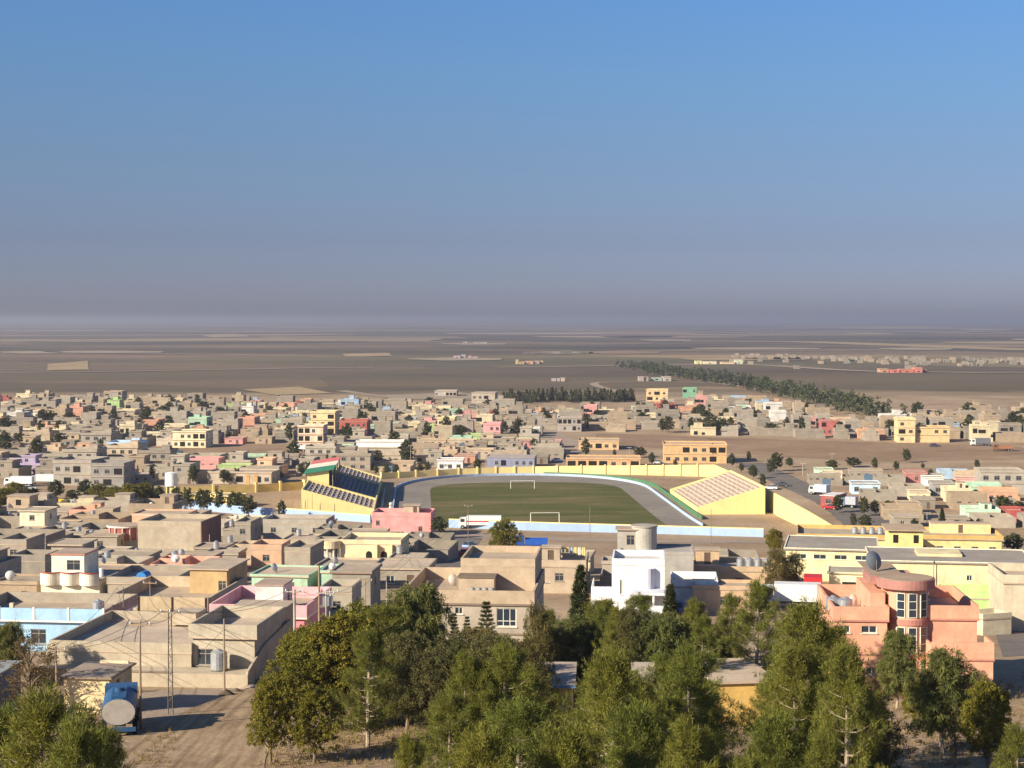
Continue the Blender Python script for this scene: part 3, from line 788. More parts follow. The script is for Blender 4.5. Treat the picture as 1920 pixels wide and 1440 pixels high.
# --- two-storey beige house among the trees
t, w, H = open_thing(757, 1000, 1106, 7.2, 14.0, -5, 'house', 'plain two-storey beige house with a big stair block, behind the garden trees')
BEI = (0.50, 0.385, 0.27); BEIG = (0.44, 0.375, 0.30)
block(t, 0, 0, 0, w, 14, 3.0, BEIG, [('F', -w * .2, .9, 1.6, 1.4, 'wide'), ('F', w * .25, .0001 + .05, 1.1, 2.2, 'door')], .10, .16, 0, found=1.2, roofcol=(0.25, .19, .14))
fl = 3.16
block(t, 0, 0, fl, w, 14, H - fl - 1.45, BEIG, [('F', w * .295, .62, 1.85, 1.75, 'wide'), ('F', -w * .345, .62, 1.85, 1.75, 'wide'), ('F', -w * .155, 1.75, .5, .62, 'slim'), ('F', -w * .075, 1.75, .7, .62, 'slim'), ('R', 0, .7, 1.4, 1.5, 'wide')], .16, .20, 1.22, roofcol=ROOFC, paracol=BEI, edgecol=(0.22, .16, .12))
z = H - 1.25
block(t, w * .5 - 3.75, 2.2, z, 7.2, 9.2, 2.75, BEI, [('L', 1.0, .05, .9, 2.0, 'door')], .02, .16, .65, name='stair_block', sub=True)
block(t, w * .5 - 5.6, -3.5, z, 3.4, 2.0, 2.0, BEI, [], .12, .14, 0, name='lobby', sub=True, roofcol=(.2, .15, .11))
dish(wpos(t, -w * .20, 2.4, z), 'white satellite dish standing on the beige two-storey house', 0.62)
for i in range(4):
    q = wpos(t, w * .02 + i * .62, -5.6, z); mb = MB(); mb.cyl(0, 0, .75, 1.25, .22, 10); mb.box(-.3, .3, -.3, .3, 0, .75)
    tag(mb.build('roof_tank', [GALV], None, q), 'small grey drum standing at the front parapet of the beige house', 'drum', 'drums on the beige house')
# --- pink mansion with the round glazed tower
t, w, H = open_thing(1566, 1838, 1139, 7.2, 11.5, -4, 'house', 'pink two-storey villa with a round tower, tall windows and flat disc roof')
PK = (0.72, 0.36, 0.235); PKD = (0.50, 0.22, 0.17)
def px2(px): return (px - 1702) * w / 272.0
f2 = 3.15
lw0, lw1 = px2(1566), px2(1664); rw0, rw1 = px2(1744), px2(1836)
lc, lw = (lw0 + lw1) / 2, lw1 - lw0; rc_, rw = (rw0 + rw1) / 2, rw1 - rw0
block(t, lc, 0, 0, lw, 11.5, f2, PK, [('F', -lw * .32, 1.55, .95, .62, 'slim'), ('F', lw * .22, 1.55, .95, .62, 'slim')], .06, .12, 0, found=1.5, edgecol=PKD)
block(t, lc, 0, f2 + .12, lw, 11.5, H - f2 - 1.35, PK, [('F', -lw * .32, 1.75, 1.0, .6, 'slim'), ('F', lw * .16, 1.75, 1.25, .6, 'slim')], .16, .16, 1.1, edgecol=PKD, paracol=PK, roofcol=(.50, .34, .24))
block(t, rc_, .6, 0, rw, 10.5, f2, PK, [], .04, .12, 0, found=1.5, edgecol=PKD)
block(t, rc_, .6, f2 + .12, rw, 10.5, H - f2 - 1.35, PK, [], .16, .16, 1.1, edgecol=PKD, paracol=PK, roofcol=(.50, .34, .24))
hx0, hx1 = lw1 + .02, rw0 - .02
mb = MB(); mb.box(hx0, hx1, -3.2, 5.5, -1.8, 8.65); mb.build('hall_wall', [WALL], t, (0, 0, 0), 0, PK)
tcx, tr = px2(1709), 1.72
mb = MB(); mb.cyl(tcx, -3.9, -1.8, 8.65, tr, 36); mb.build('tower_wall', [WALL], t, (0, 0, 0), 0, PK, smooth=False)
for zb, hh in ((6.3, 2.05), (3.35, 2.15), (.7, 2.0)):
    for a in (-118, -86, -52, -22):
        ax, ay = math.cos(R(a)), math.sin(R(a))
        wm, pm, _, _ = window_meshes(.72, hh, 'strip')
        wi = link('tower_window', wm, t, (tcx + ax * (tr + .02), -3.9 + ay * (tr + .02), zb), R(a + 90)); link('pane', pm, wi)
mb = MB(); mb.cyl(tcx - .15, -3.7, 8.65, 9.4, 2.4, 40); mb.box(px2(1640), tcx - .15, -3.0, 1.2, 8.66, 9.39); mb.build('disc_roof', [WALL], t, (0, 0, 0), 0, (.40, .19, .16))
mb = MB(); mb.cyl(tcx - .15, -3.7, 9.4, 9.45, 2.25, 40); mb.box(px2(1642), tcx - .15, -2.9, 5.3, 9.391, 9.42); mb.build('roof', [ROOF], t, (0, 0, 0), 0, (.37, .27, .19))
mb = MB(); mb.box(px2(1636), hx0 - .02, -4.6, 4.0, 5.9, 8.2); mb.build('stair_block', [WALL], t, (0, 0, 0), 0, PK)
mb = MB(); mb.cyl(tcx, -3.9, 5.65, 6.1, tr + .10, 36); mb.build('string_course', [WALL], t, (0, 0, 0), 0, PKD)
x0, x1 = px2(1740), px2(1852); ty0 = -7.6
mb = MB(); mb.box(x0, x1, ty0, -4.72, -1.5, 3.2); mb.build('porch_wall', [WALL], t, (0, 0, 0), 0, PK)
mb = MB(); mb.box(x0 - .1, x1 + .1, ty0 - .12, -4.72, 3.2, 3.35); mb.build('porch_slab', [WALL], t, (0, 0, 0), 0, PKD)
mb = MB(); mb.box(x0 - .05, x1 + .05, ty0 - .08, ty0 + .12, 3.35, 4.7); mb.box(x1 - .15, x1 + .05, ty0 + .12, -4.72, 3.35, 4.7); mb.box(x0 - .05, x0 + .15, ty0 + .12, -4.72, 3.35, 4.4); mb.build('porch_parapet', [WALL], t, (0, 0, 0), 0, PK)
for i, (a, b) in enumerate(((-.42, -1.9), (-.20, -2.5))):
    q = wpos(t, lc + lw * a, b, H - 1.1 + .02); tank(q, 'galvanised water tank on the roof of the pink villa', .62, 1.15, 'tanks on the pink villa')
dish(wpos(t, lc + lw * .1, .5, H - 1.08), 'white satellite dish beside the tanks of the pink villa', 0.55)
dish(wpos(t, px2(1660), -.6, 9.41), 'dark grey satellite dish on the disc roof of the pink villa', 0.85, -150, None, True)
# --- grey house by the dirt road, with a terrace and a water tank
t, w, H = open_thing(85, 480, 1205, 3.5, 15.0, -7, 'house', 'grey house by the dirt road with barred window, terrace and pale boundary wall')
G1 = (0.46, 0.39, 0.29)
rw_ = w * .30
block(t, -rw_ / 2 - .02, 0, 0, w - rw_ - .04, 15, H - .95, G1, [('R', 4, .8, .01 + .5, .5, 'slim')], .06, .16, .8, found=1.4, roofcol=(.50, .40, .30))
block(t, w / 2 - rw_ / 2, -2.6, 0, rw_, 9, 3.95, (0.47, .41, .31), [('F', -rw_ * .30, 1.55, 1.45, 1.45, 'plain')], .32, .16, 1.1, found=1.4, roofcol=(.50, .40, .30), edgecol=None)
mb = MB(); mb.box(-w / 2 - .6, w / 2 + .2, -10.0, -7.6, -1.6, 1.45); mb.build('terrace', [WALL], t, (0, 0, 0), 0, (0.46, .385, .28))
mb = MB(); mb.box(-w / 2 - .62, w / 2 - rw_ - 1.0, -10.1, -9.9, 1.452, 1.56); mb.build('ledge', [WALL], t, (0, 0, 0), 0, (.26, .21, .16))
mb = MB(); mb.slabx([(-9.9, 1.455), (-9.9, 1.7), (-4.5, 3.0), (4.5, 3.6), (4.5, -1.6), (-7.58, -1.6), (-7.58, 1.455)], w / 2 + .02, w / 2 + .22); mb.build('boundary_wall', [WALL], t, (0, 0, 0), 0, G1)
mb = MB(); mb.box(-w / 2 - .3, -w / 2 - .02, -7.55, 7.4, -1.5, 3.1); mb.build('boundary_wall', [WALL], t, (0, 0, 0), 0, G1)
mb = MB(); mb.box(w / 2 - rw_ * .9, w / 2 - .2, 2.2, 7.2, -.5, 4.7); mb.build('back_room', [WALL], t, (0, 0, 0), 0, TAN)
mb = MB(); mb.box(w / 2 - rw_ * .95, w / 2 - .05, 2.0, 7.4, 4.7, 4.86); mb.build('roof', [ROOF], t, (0, 0, 0), 0, ROOFC)
mb = MB(); mb.box(-w * .12, w * .02, 4.0, 7.2, 2.9, 4.0); mb.build('roof_room', [WALL], t, (0, 0, 0), 0, (.5, .41, .3))
tank(wpos(t, w / 2 - rw_ * .50, -8.5, 1.45), 'galvanised water tank standing on the terrace of the grey house', .72, 1.6)
# --- yellow shed by the dirt road
t, w, H = open_thing(118, 206, 1267, 2.95, 5.2, -6, 'shed', 'small cream shed with a flat roof, beside the blue tanker truck', 'shed')
block(t, 0, 0, 0, w, 5.2, H - .2, (0.78, .63, .36), [('R', -.6, .4, .8, 1.9, 'door')], .30, .12, 0, found=.8, roofcol=(.33, .26, .20), edgecol=(.30, .23, .17))
mb = MB(); mb.box(-w * .2, w * .45, 2.3, 2.55, H - .079, H + .16); mb.build('roof_beam', [WALL], t, (0, 0, 0), 0, (.72, .6, .4))
mb = MB(); mb.box(-w / 2, w / 2, -2.615, -2.60, H * .50, H * .50 + .05); mb.build('string_course', [WALL], t, (0, 0, 0), 0, (.4, .3, .2))
# --- light blue house
t, w, H = open_thing(-60, 194, 1138, 4.5, 9.5, -6, 'house', 'light blue house with a long panelled parapet and white band')
LB = (0.36, .58, .80)
block(t, 0, 0, 0, w, 9.5, H - 1.45, LB, [('F', w * .02, .75, 1.6, 1.5, 'plain'), ('F', w * .3, .05, 1.0, 2.1, 'door'), ('F', -w * .3, .75, 1.6, 1.5, 'plain')], .45, .18, .0, found=1.2, edgecol=(.78, .78, .74))
z = H - 1.27
for i in range(4):
    a = -w / 2 - .4 + (w + .8) * i / 4; b = a + (w + .8) / 4
    mb = MB(); mb.box(a + .06, b - .16, -5.18, -5.0, z, z + 1.2); mb.build('parapet_panel', [WALL], t, (0, 0, 0), 0, LB)
    mb = MB(); mb.box(b - .155, b + .055, -5.22, -4.96, z, z + 1.32); mb.build('parapet_post', [WALL], t, (0, 0, 0), 0, (.74, .74, .68))
for sx in (-1, 1):
    mb = MB(); mb.box(sx * (w / 2 + .3) - .1, sx * (w / 2 + .3) + .1, -4.95, 5.1, z, z + 1.1); mb.build('parapet', [WALL], t, (0, 0, 0), 0, GREY)
mb = MB(); mb.box(-w / 2 - .19, w / 2 + .19, 4.9, 5.1, z, z + 1.1); mb.build('parapet', [WALL], t, (0, 0, 0), 0, GREY)
mb = MB(); mb.box(-w * .22, -w * .22 + .4, -4.2, -3.8, z, z + 1.5); mb.build('chimney', [WALL], t, (0, 0, 0), 0, CREAM)
tank(wpos(t, w * .43, -3.0, z), 'galvanised water tank at the corner of the light blue house', .6, 1.6)
q = wpos(t, w * .36, -4.2, z); mb = MB(); mb.cyl(0, 0, 0, .95, .42, 14); mb.cyl(0, 0, .95, 1.0, .45, 14); tag(mb.build('barrel', [plain('rust_red', (.30, .08, .05), .7)], None, q), 'rust red barrel on the light blue house roof', 'barrel')
# --- tan house with three-panel parapet and the timber-coloured roof room
t, w, H = open_thing(198, 392, 1116, 4.4, 15, -6, 'house', 'tan house with a deep three-panel parapet and an ochre roof room')
block(t, 0, .5, 0, w, 14, H - 1.75, SAND, [('F', -w * .25, .8, 1.3, 1.2, 'plain'), ('F', w * .2, .05, 1.0, 2.1, 'door')], .15, .18, 0, found=1.2)
z = H - 1.55
for i in range(3):
    a = -w / 2 + w * i / 3
    mb = MB(); mb.box(a + .12, a + w / 3 - .22, -7.9, -7.68, z - .12, z + 1.45); mb.build('parapet_panel', [WALL], t, (0, 0, 0), 0, (.52, .41, .26))
    mb = MB(); mb.box(a + w / 3 - .21, a + w / 3 + .11, -7.72, -7.1, z - .1, z + 1.35); mb.build('parapet_post', [WALL], t, (0, 0, 0), 0, (.30, .24, .17))
for sx in (-1, 1):
    mb = MB(); mb.box(sx * (w / 2) - .1, sx * (w / 2) + .1, -7.0, 7.6, z + .011, z + 1.3); mb.build('parapet', [WALL], t, (0, 0, 0), 0, SAND)
mb = MB(); mb.box(-w / 2 + .12, w / 2 - .12, 7.4, 7.6, z + .01, z + 1.3); mb.build('parapet', [WALL], t, (0, 0, 0), 0, SAND)
t, w, H = open_thing(355, 426, 1066, 6.6, 8.5, -7, 'house', 'ochre plank-fronted upper room with a dark window, behind the three-panel parapet')
block(t, 0, 0, 0, w, 8.5, H - .16, (.50, .345, .17), [('F', w * .38, H - 2.6, .95, 1.2, 'plain')], .28, .16, 0, found=1.2)
# --- pink house with a white roof room
t, w, H = open_thing(398, 572, 1133, 4.9, 11, -6, 'house', 'pink house with a pale roof room and cluttered terrace')
PKK = (.78, .42, .44)
block(t, 0, 0, 0, w, 11, H - 1.38, (.76, .30, .36), [('F', w * .12, .9, 1.3, 1.2, 'plain'), ('F', -w * .25, .9, 1.3, 1.2, 'plain')], .35, .18, 1.2, found=1.2, paracol=PKK, edgecol=(.80, .72, .60))
z = H - 1.2
block(t, w * .09, -2.6, z, 2.85, 3.9, 2.9, (.82, .66, .63), [('R', 0.4, .05, .9, 2.1, 'door')], .10, .14, 0, name='roof_room', sub=True, roofcol=(.42, .31, .24))
mb = MB(); mb.box(w * .28, w * .52, -8.6, -8.4, -1, 2.4); mb.box(w * .52, w * .54, -8.4, -5.7, -1, 2.9); mb.box(w * .26, w * .28, -8.6, -5.7, -1, 2.4); mb.build('yard_wall', [WALL], t, (0, 0, 0), 0, (.70, .14, .13))
rr = random.Random(4)
for i in range(9):
    q = wpos(t, rr.uniform(-.32, .40) * w, -5.0 + rr.uniform(0, .5), z)
    mb = MB(); s_ = rr.uniform(.22, .42); mb.prism([(-s_, -.2), (s_ * .8, -.25), (s_, .2), (-s_ * .7, .25)], 0, rr.uniform(.9, 1.35))
    cname, cc = rr.choice([('white', (.8, .8, .76)), ('blue', (.15, .3, .55)), ('cream', (.7, .6, .45)), ('brown', (.16, .1, .07)), ('grey', (.4, .4, .4))])
    tag(mb.build('crate', [WALL], None, q, rr.uniform(0, 3), cc), cname + ' box of household clutter on the terrace of the pink house', 'box', 'clutter on the pink house terrace')
dish(wpos(t, -w * .22, -3.4, z), 'white satellite dish on the terrace of the pink house', .6)
# --- white house with red trim and bowed parapet
t, w, H = open_thing(68, 182, 1077, 4.3, 10, -5, 'house', 'white house with red trim, bowed parapet and an upper room with blue window')
block(t, 0, .6, 0, w, 8.8, H - 1.0, (.76, .69, .52), [], .1, .15, 0, found=1.2)
for i in range(3):
    a = -w / 2 + w * i / 3; b = a + w / 3; n = 10; out = []; inn = []
    for k in range(n + 1):
        u = k / n; x = a + (b - a) * u; bow = .8 * math.sin(math.pi * u); out.append((x, -3.95 - bow)); inn.append((x, -3.80 - bow * .9))
    mb = MB(); mb.prism(out + inn[::-1], H - 1.55, H); mb.build('parapet', [WALL], t, (0, 0, 0), 0, (.80, .74, .58))
    mb = MB(); mb.prism([(x, y - .06) for x, y in out] + [(x, y + .06) for x, y in inn[::-1]], H + .001, H + .14); mb.build('coping', [TRIMRED], t)
block(t, -w * .11, .6, H - .84, w * .56, 5.6, 2.95, (.80, .75, .62), [('F', w * .10, .95, 1.8, 1.35, 'plain')], .14, .16, 0, name='upper_room', sub=True, edgecol=(.50, .22, .16), roofcol=(.40, .30, .23))
mb = MB(); mb.cyl(0, 0, 0, 1.1, .3, 12); tag(mb.build('gas_cylinder', [WHITE], None, wpos(t, w * .42, -1.2, H - .84)), 'small white cylinder on the roof of the red-trimmed white house', 'cylinder')
q = P(268, 1072); t2, w2, H2 = simple_house(200, 330, 1082, 3.9, 10, GREY, 'grey house with a blue tank and a clutter of pipes on its roof', room=None)
t = thing('water_tank', 'round blue plastic water tank lying on a grey roof', 'water tank', wpos(t2, 0.0, -4.0, H2 + .18), R(20))
mb = MB(); mb.slabx([(.7 * math.cos(a * math.pi / 8), .72 + .7 * math.sin(a * math.pi / 8)) for a in range(16)], -.9, .9); mb.build('body', [plain('blue_plastic', (.04, .22, .55), .4)], t, (0, 0, 0), R(60))
mb = MB(); mb.box(-.8, .8, -.5, .5, 0, .1); mb.build('stand', [STEEL], t)
# --- round red kiosk house with white rim
t, w, H = open_thing(190, 258, 987, 5.6, 7, -5, 'house', 'house with a round dark red upper room under a white-edged roof')
block(t, 0, 1, 0, w * 1.25, 8, 2.6, GREY3, [], .1, .16, 0, found=1)
mb = MB(); mb.cyl(0, -.2, 2.76, H - .35, w * .46, 30); mb.build('round_wall', [WALL], t, (0, 0, 0), 0, (.34, .10, .085))
mb = MB(); mb.cyl(0, -.2, H - .35, H - .08, w * .5, 30); mb.build('rim', [WALL], t, (0, 0, 0), 0, (.80, .68, .58))
mb = MB(); mb.cyl(0, -.2, H - .08, H, w * .49, 30); mb.build('roof', [ROOF], t, (0, 0, 0), 0, ROOFC)
for a in (-130, -105, -80, -55, -30):
    mb = MB(); mb.box(-.18, .18, -.12, .12, 2.76, H - .36); mb.build('column', [WALL], t, (w * .47 * math.cos(R(a)), -.2 + w * .47 * math.sin(R(a)), 0), R(a), (.62, .46, .40))
# --- tall blank grey wall house with brown side
t, w, H = simple_house(256, 378, 977, 7.0, 12, (.42, .355, .265), 'tall blank grey block house with a dark brown end wall', -8, .9, .02, None, [], None)
mb = MB(); mb.box(w / 2 + .03, w / 2 + .18, -6.05, 6.0, -1.5, H + 1.06); mb.build('end_wall', [WALL], t, (0, 0, 0), 0, (.20, .10, .075))
simple_house(246, 350, 963, 5.0, 9, PEACH, 'long orange house with a pale roof edge, behind the blank grey wall', -5, .35, .1, None, [], None, PEACH, (.7, .6, .5))
simple_house(36, 84, 957, 6.4, 8, (.80, .72, .52), 'two-storey cream house beside the yellow skip', -5, .1, .3)
simple_house(44, 92, 971, 3.6, 7, GREY, 'grey porch house with square pillars under the cream house', -5, .1, .4)
simple_house(178, 212, 954, 4.4, 6, TAN, 'plain tan cube house near the leafy trees', -5, .1, .1, None, [])
simple_house(440, 470, 978, 5.2, 9, GREY2, 'narrow dark grey two-storey house beside the blank wall', -6, .6, .1)
simple_house(492, 612, 974, 4.6, 10, (.40, .36, .30), 'wide grey house with a long parapet below the grandstand wall', -5, .9, .05, None)
simple_house(533, 582, 1026, 4.6, 9, GREY, 'small grey block house with a deep dark side, beside the cream arcade', -8, .7, .05, None, [])
simple_house(470, 528, 1021, 4.2, 7, (.60, .38, .25), 'low house with a peach parapet among grey roofs', -5, .8, .05)
simple_house(622, 695, 1070, 4.8, 7, GREY2, 'grey upper-storey house with a dish at its front', -6, .2, .25, None, None, None, None, (.3, .2, .15))
simple_house(600, 660, 1100, 3.6, 6, (.40, .36, .28), 'low grey house below the alley poles', -6, .8, .05)
simple_house(95, 152, 1020, 4.2, 7, GREY3, 'grey house with a rounded porch roof and slim columns', -5, .1, .5)
simple_house(155, 220, 1004, 4.0, 6, GREY, 'grey house with a single open window above the white house', -5, .1, .25)
simple_house(280, 325, 1001, 3.8, 4, (.62, .72, .74), 'low pale blue roof parapet before the blank grey wall', -5, .9, .05, None, [])
simple_house(20, 85, 1040, 4.0, 6, GREY2, 'low grey block house with a sloping shadowed parapet', -5, 1.0, .05, None, [])
simple_house(0, 50, 1011, 4.5, 9, GREY, 'grey house with a pale corner and deep parapet', -5, .9, .05)
# --- cream arcade house with curved porch
t, w, H = open_thing(594, 752, 1012, 4.6, 10, -5, 'house', 'cream house with an arcade of arched openings and a curved columned porch')
CR = (.80, .66, .40)
block(t, w * .14, 0, 0, w * .72, 10, H - .9, CR, [], .06, .16, .75, found=1.2)
fw = w * .72
for u in (.12, .30):
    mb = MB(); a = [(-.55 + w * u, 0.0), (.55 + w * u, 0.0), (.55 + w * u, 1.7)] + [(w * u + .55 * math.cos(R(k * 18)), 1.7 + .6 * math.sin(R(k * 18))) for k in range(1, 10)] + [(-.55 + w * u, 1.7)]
    mb.slaby(a, -5.06, -4.9); mb.build('arch_shade', [DARK], t, (0, 0, .3))  # near-black plate on the wall paints the shade inside the arched opening
for u in (.21, .39):
    mb = MB(); mb.box(w * u - .28, w * u + .28, -6.0, -5.01, -.8, H - .8); mb.build('buttress', [WALL], t, (0, 0, 0), 0, CR)
mb = MB(); mb.cyl(-w * .36, -4.6, H - 1.5, H - .2, w * .145, 26); mb.build('porch_roof', [WALL], t, (0, 0, 0), 0, CR)
for a in (-160, -125, -90, -55, -20):
    mb = MB(); mb.cyl(-w * .36 + w * .125 * math.cos(R(a)), -4.6 + w * .125 * math.sin(R(a)), -1, H - 1.5, .2, 10); mb.build('column', [WALL], t, (0, 0, 0), 0, (.72, .68, .58))
mb = MB(); mb.cyl(-w * .36, -4.0, -1, H - 1.52, w * .10, 20); mb.build('porch_wall', [WALL], t, (0, 0, 0), 0, (.5, .46, .4))
t_w, w_w, H_w = simple_house(1000, 1098, 1050, 4.8, 9, (.46, .37, .27), 'tan house with a washing-strewn roof behind the beige house', -5, .9, .1, (-.2, .1, 2.6, 2.6, 2.0))
WASH = (t_w, w_w, H_w)
# --- pink house beside the grandstand
t, w, H = simple_house(697, 808, 961, 5.6, 9, (.82, .34, .33), 'bright pink house with two roof levels beside the grandstand', -4, .9, .05, None, [('F', 4.5, 1.2, .95, 1.2, 'plain'), ('F', -5.5, 2.6, .9, 1.1, 'plain')], None, (.82, .34, .33))
block(t, w * .12, 2.5, H + .18, 3.6, 3.2, 1.9, (.5, .4, .3), [('F', .9, .05, .9, 1.6, 'door')], .3, .14, 0, name='stair_room', sub=True)
# --- white modern house, grey house with a round stair tower
t, w, H = open_thing(1147, 1246, 1050, 7.0, 9, -5, 'house', 'white stepped house with blank walls and a flat canopy')
WH = (.82, .82, .82)
block(t, 0, .5, 0, w, 8, H - .9, WH, [('F', -w * .32, 2.6, .35, 1.8, 'slim')], .02, .15, .75, found=1.2, roofcol=(.55, .53, .5))
mb = MB(); mb.cyl(w * .16, -3.6, -1, 5.9, 1.0, 18); mb.build('round_bay', [WALL], t, (0, 0, 0), 0, (.72, .70, .78))
mb = MB(); mb.box(-w * .1, w * .62, -7.2, -3.55, 3.1, 3.4); mb.build('canopy', [WALL], t, (0, 0, 0), 0, (.72, .72, .76))
for x in (w * .05, w * .3, w * .58):
    mb = MB(); mb.cyl(x, -6.9, -1.5, 3.1, .17, 10); mb.build('column', [WALL], t, (0, 0, 0), 0, WH)
mb = MB(); mb.box(-w * .9, -w * .5 - .05, -3.0, -2.8, -1.2, 3.4); mb.box(-w * .9, -w * .88, -2.8, 4, -1.2, 3.4); mb.build('yard_wall', [WALL], t, (0, 0, 0), 0, WH)
mb = MB(); mb.box(w * .15, w * .5, -8.6, -8.4, -1.6, 2.1); mb.build('yard_wall', [WALL], t, (0, 0, 0), 0, WH)
simple_house(1258, 1346, 1087, 3.9, 7, (.80, .80, .79), 'low white annex with a plain parapet beside the white house', -5, .9, .02, None, [])
t, w, H = open_thing(1162, 1300, 1034, 6.6, 8, -5, 'house', 'large blank grey house with a round stair tower on its roof')
block(t, 0, 0, 0, w, 8, H - .4, (.38, .36, .32), [], .05, .16, .25, found=1.2, roofcol=(.40, .36, .31))
mb = MB(); mb.cyl(-w * .17, .5, H - .2, H + 2.9, 1.75, 26); mb.build('stair_tower', [WALL], t, (0, 0, 0), 0, (.42, .39, .34))
mb = MB(); mb.cyl(-w * .17, .5, H + 2.9, H + 3.05, 1.9, 26); mb.build('roof', [ROOF], t, (0, 0, 0), 0, (.4, .36, .3))
block(t, -w * .40, .8, H - .22, 2.8, 3.2, 2.7, (.42, .38, .33), [('F', .45, .6, 1.1, 1.4, 'plain')], .3, .14, 0, name='roof_room', sub=True)
# --- tan house with four tanks on the parapet
t, w, H = simple_house(1302, 1470, 1062, 4.0, 9, (.56, .40, .25), 'low tan house with four water tanks in a row on its roof', -6, .6, .1, (-.35, .3, 3.4, 3.0, 2.0))
for i in range(4): tank(wpos(t, w * (.02 + i * .098), -3.2, H + .18), 'galvanised water tank in the row of four on the tan house', .58, 1.5, 'row of four tanks')
simple_house(1300, 1420, 1098, 3.4, 5, (.58, .40, .25), 'low peach yard building below the tan house with four tanks', -6, .4, .1)
# --- school
SCH = (.80, .66, .38); SCHD = (.62, .38, .13)
t, w, H = open_thing(1476, 1640, 1028, 5.2, 15, -12, 'school', 'long cream school wing with a row of high strip windows', 'school')
block(t, 0, 0, 0, w, 15, H - .35, SCH, [('F', w * u, H - 1.75, 1.9, .72, 'slim') for u in (-.34, -.12, .11, .34)], .35, .22, .12, found=1.2, roofcol=(.33, .29, .24), edgecol=None, paracol=(.8, .74, .56))
t, w, H = open_thing(1640, 1935, 1052, 5.6, 13, -9, 'school', 'broad pale yellow school hall with three tiny square windows', 'school')
block(t, 0, 0, 0, w, 13, H - .35, SCH, [('F', w * u, 3.0, .7, .75, 'slim') for u in (-.22, .10, .36)], .30, .2, .12, found=1.2, roofcol=(.32, .28, .235), paracol=(.8, .74, .56))
mb = MB(); mb.box(-w * .2, w * .08, -1.5, 3.5, H - .14, H + .22); mb.build('roof_light', [WALL], t, (0, 0, 0), 0, (.74, .62, .36))
t, w, H = open_thing(1556, 1640, 1072, 3.2, 5, -12, 'school', 'low cream school corridor with a sloping gable front', 'school')
block(t, 0, 0, 0, w, 6, H - .3, (.82, .70, .46), [('F', 0.3, .5, 3.4, 1.3, 'gap')], .25, .18, .1, found=1.2, roofcol=(.40, .35, .27))
t, w, H = open_thing(1500, 1710, 1002, 4.6, 14, -10, 'school', 'ochre-banded school block with small tanks on a long flat roof', 'school')
block(t, 0, 0, 0, w, 14, H - .95, (.80, .62, .28), [('F', i * w * .2, 1.0, 1.3, 1.2, 'plain') for i in (-2, -1, 0, 1, 2)], .35, .18, .75, found=1.2, roofcol=(.42, .36, .26), paracol=SCHD)
for i in range(4): tank(wpos(t, w * (.0 + i * .075), 0, H - .77), 'galvanised tank in the row on the ochre-banded school block', .55, 1.2, 'tanks on the ochre school block')
t, w, H = open_thing(1716, 1875, 1003, 4.4, 12, -8, 'school', 'ochre-banded school block with an open yard behind its parapet', 'school')
block(t, 0, 0, 0, w, 12, H - .95, (.80, .62, .28), [('F', i * w * .2, 1.0, 1.3, 1.2, 'plain') for i in (-2, -1, 0, 1, 2)], .35, .18, .75, found=1.2, roofcol=(.42, .36, .26), paracol=SCHD)
block(t, w * .1, 4, H - .77, w * .7, 3.2, 1.9, (.80, .62, .30), [('F', 0.0, .1, .9, 1.6, 'door')], .1, .14, 0, name='roof_room', sub=True)
t, w, H = open_thing(1668, 1730, 992, 7.2, 8, -8, 'school', 'square yellow stair tower with a hipped roof between the school blocks', 'school')
mb = MB(); block(t, 0, 0, 0, w, 8, H - .3, (.84, .66, .27), [('F', -w * .3, H - 2.4, .9, 1.4, 'gap'), ('F', w * .3, H - 2.4, .9, 1.4, 'gap')], .6, .18, 0, found=1.2, roofcol=(.46, .34, .22))
simple_house(1772, 1868, 1108, 3.2, 5, (.50, .74, .26), 'bright lime green yard wall building by the school', -6, .9, .05, None, [])
simple_house(1884, 1990, 1078, 6.4, 9, (.56, .48, .35), 'two-storey pale grey house with a rolled awning at the forecourt', -6, .9, .15)
simple_house(1840, 1900, 1150, 2.4, 3, (.60, .52, .36), 'low cream yard wall house next to the forecourt', 20, .5, .05, None, [])
# --- huts among the foreground trees
t, w, H = open_thing(1340, 1452, 1274, 3.4, 7.5, 8, 'shed', 'brick-yellow shed with an earth roof among the pine trees', 'shed')
block(t, 0, 0, 0, w, 7.5, H - .25, (.66, .43, .13), [], .25, .22, 0, found=1.2, roofcol=(.52, .41, .30))
mb = MB(); mb.box(-w / 2 - 3.0, -w / 2 - .3, -3.7, -3.4, -1.2, H - .3); mb.box(-w / 2 - 3.0, -w / 2 - 2.7, -3.4, 3.6, -1.2, H + .1); mb.build('yard_wall', [WALL], t, (0, 0, 0), 0, (.5, .4, .28))
t, w, H = open_thing(992, 1072, 1283, 3.0, 8, -3, 'shed', 'small yellow hut with a tan roof and blue eaves, in the pines', 'shed')
block(t, 0, 0, 0, w, 8, H - .18, (.80, .55, .18), [('F', 0.0, .1, .9, 1.9, 'door')], .28, .14, 0, found=1.2, roofcol=(.42, .34, .27), edgecol=None)
mb = MB(); mb.box(-w / 2 - .3, w / 2 + .3, -4.34, -4.29, H - .2, H - .02); mb.build('eaves_board', [plain('blue_board', (.12, .25, .45), .6)], t)
t, w, H = open_thing(1195, 1252, 1290, 3.0, 9, -3, 'shed', 'small hut with a pale sheet roof, half hidden by the pines', 'shed')
block(t, 0, 0, 0, w, 9, H - .18, (.66, .52, .30), [('F', 0.0, .1, .9, 1.9, 'door')], .28, .14, 0, found=1.2, roofcol=(.46, .38, .31))
t, w, H = open_thing(-130, -14, 1268, 3.0, 6.5, -4, 'shed', 'dark blue-grey sheet metal hut behind the leafy bush', 'shed')
block(t, 0, 0, 0, w, 5.5, H - .14, (.10, .13, .18), [], .12, .12, 0, found=1.2, roofcol=(.30, .33, .33))
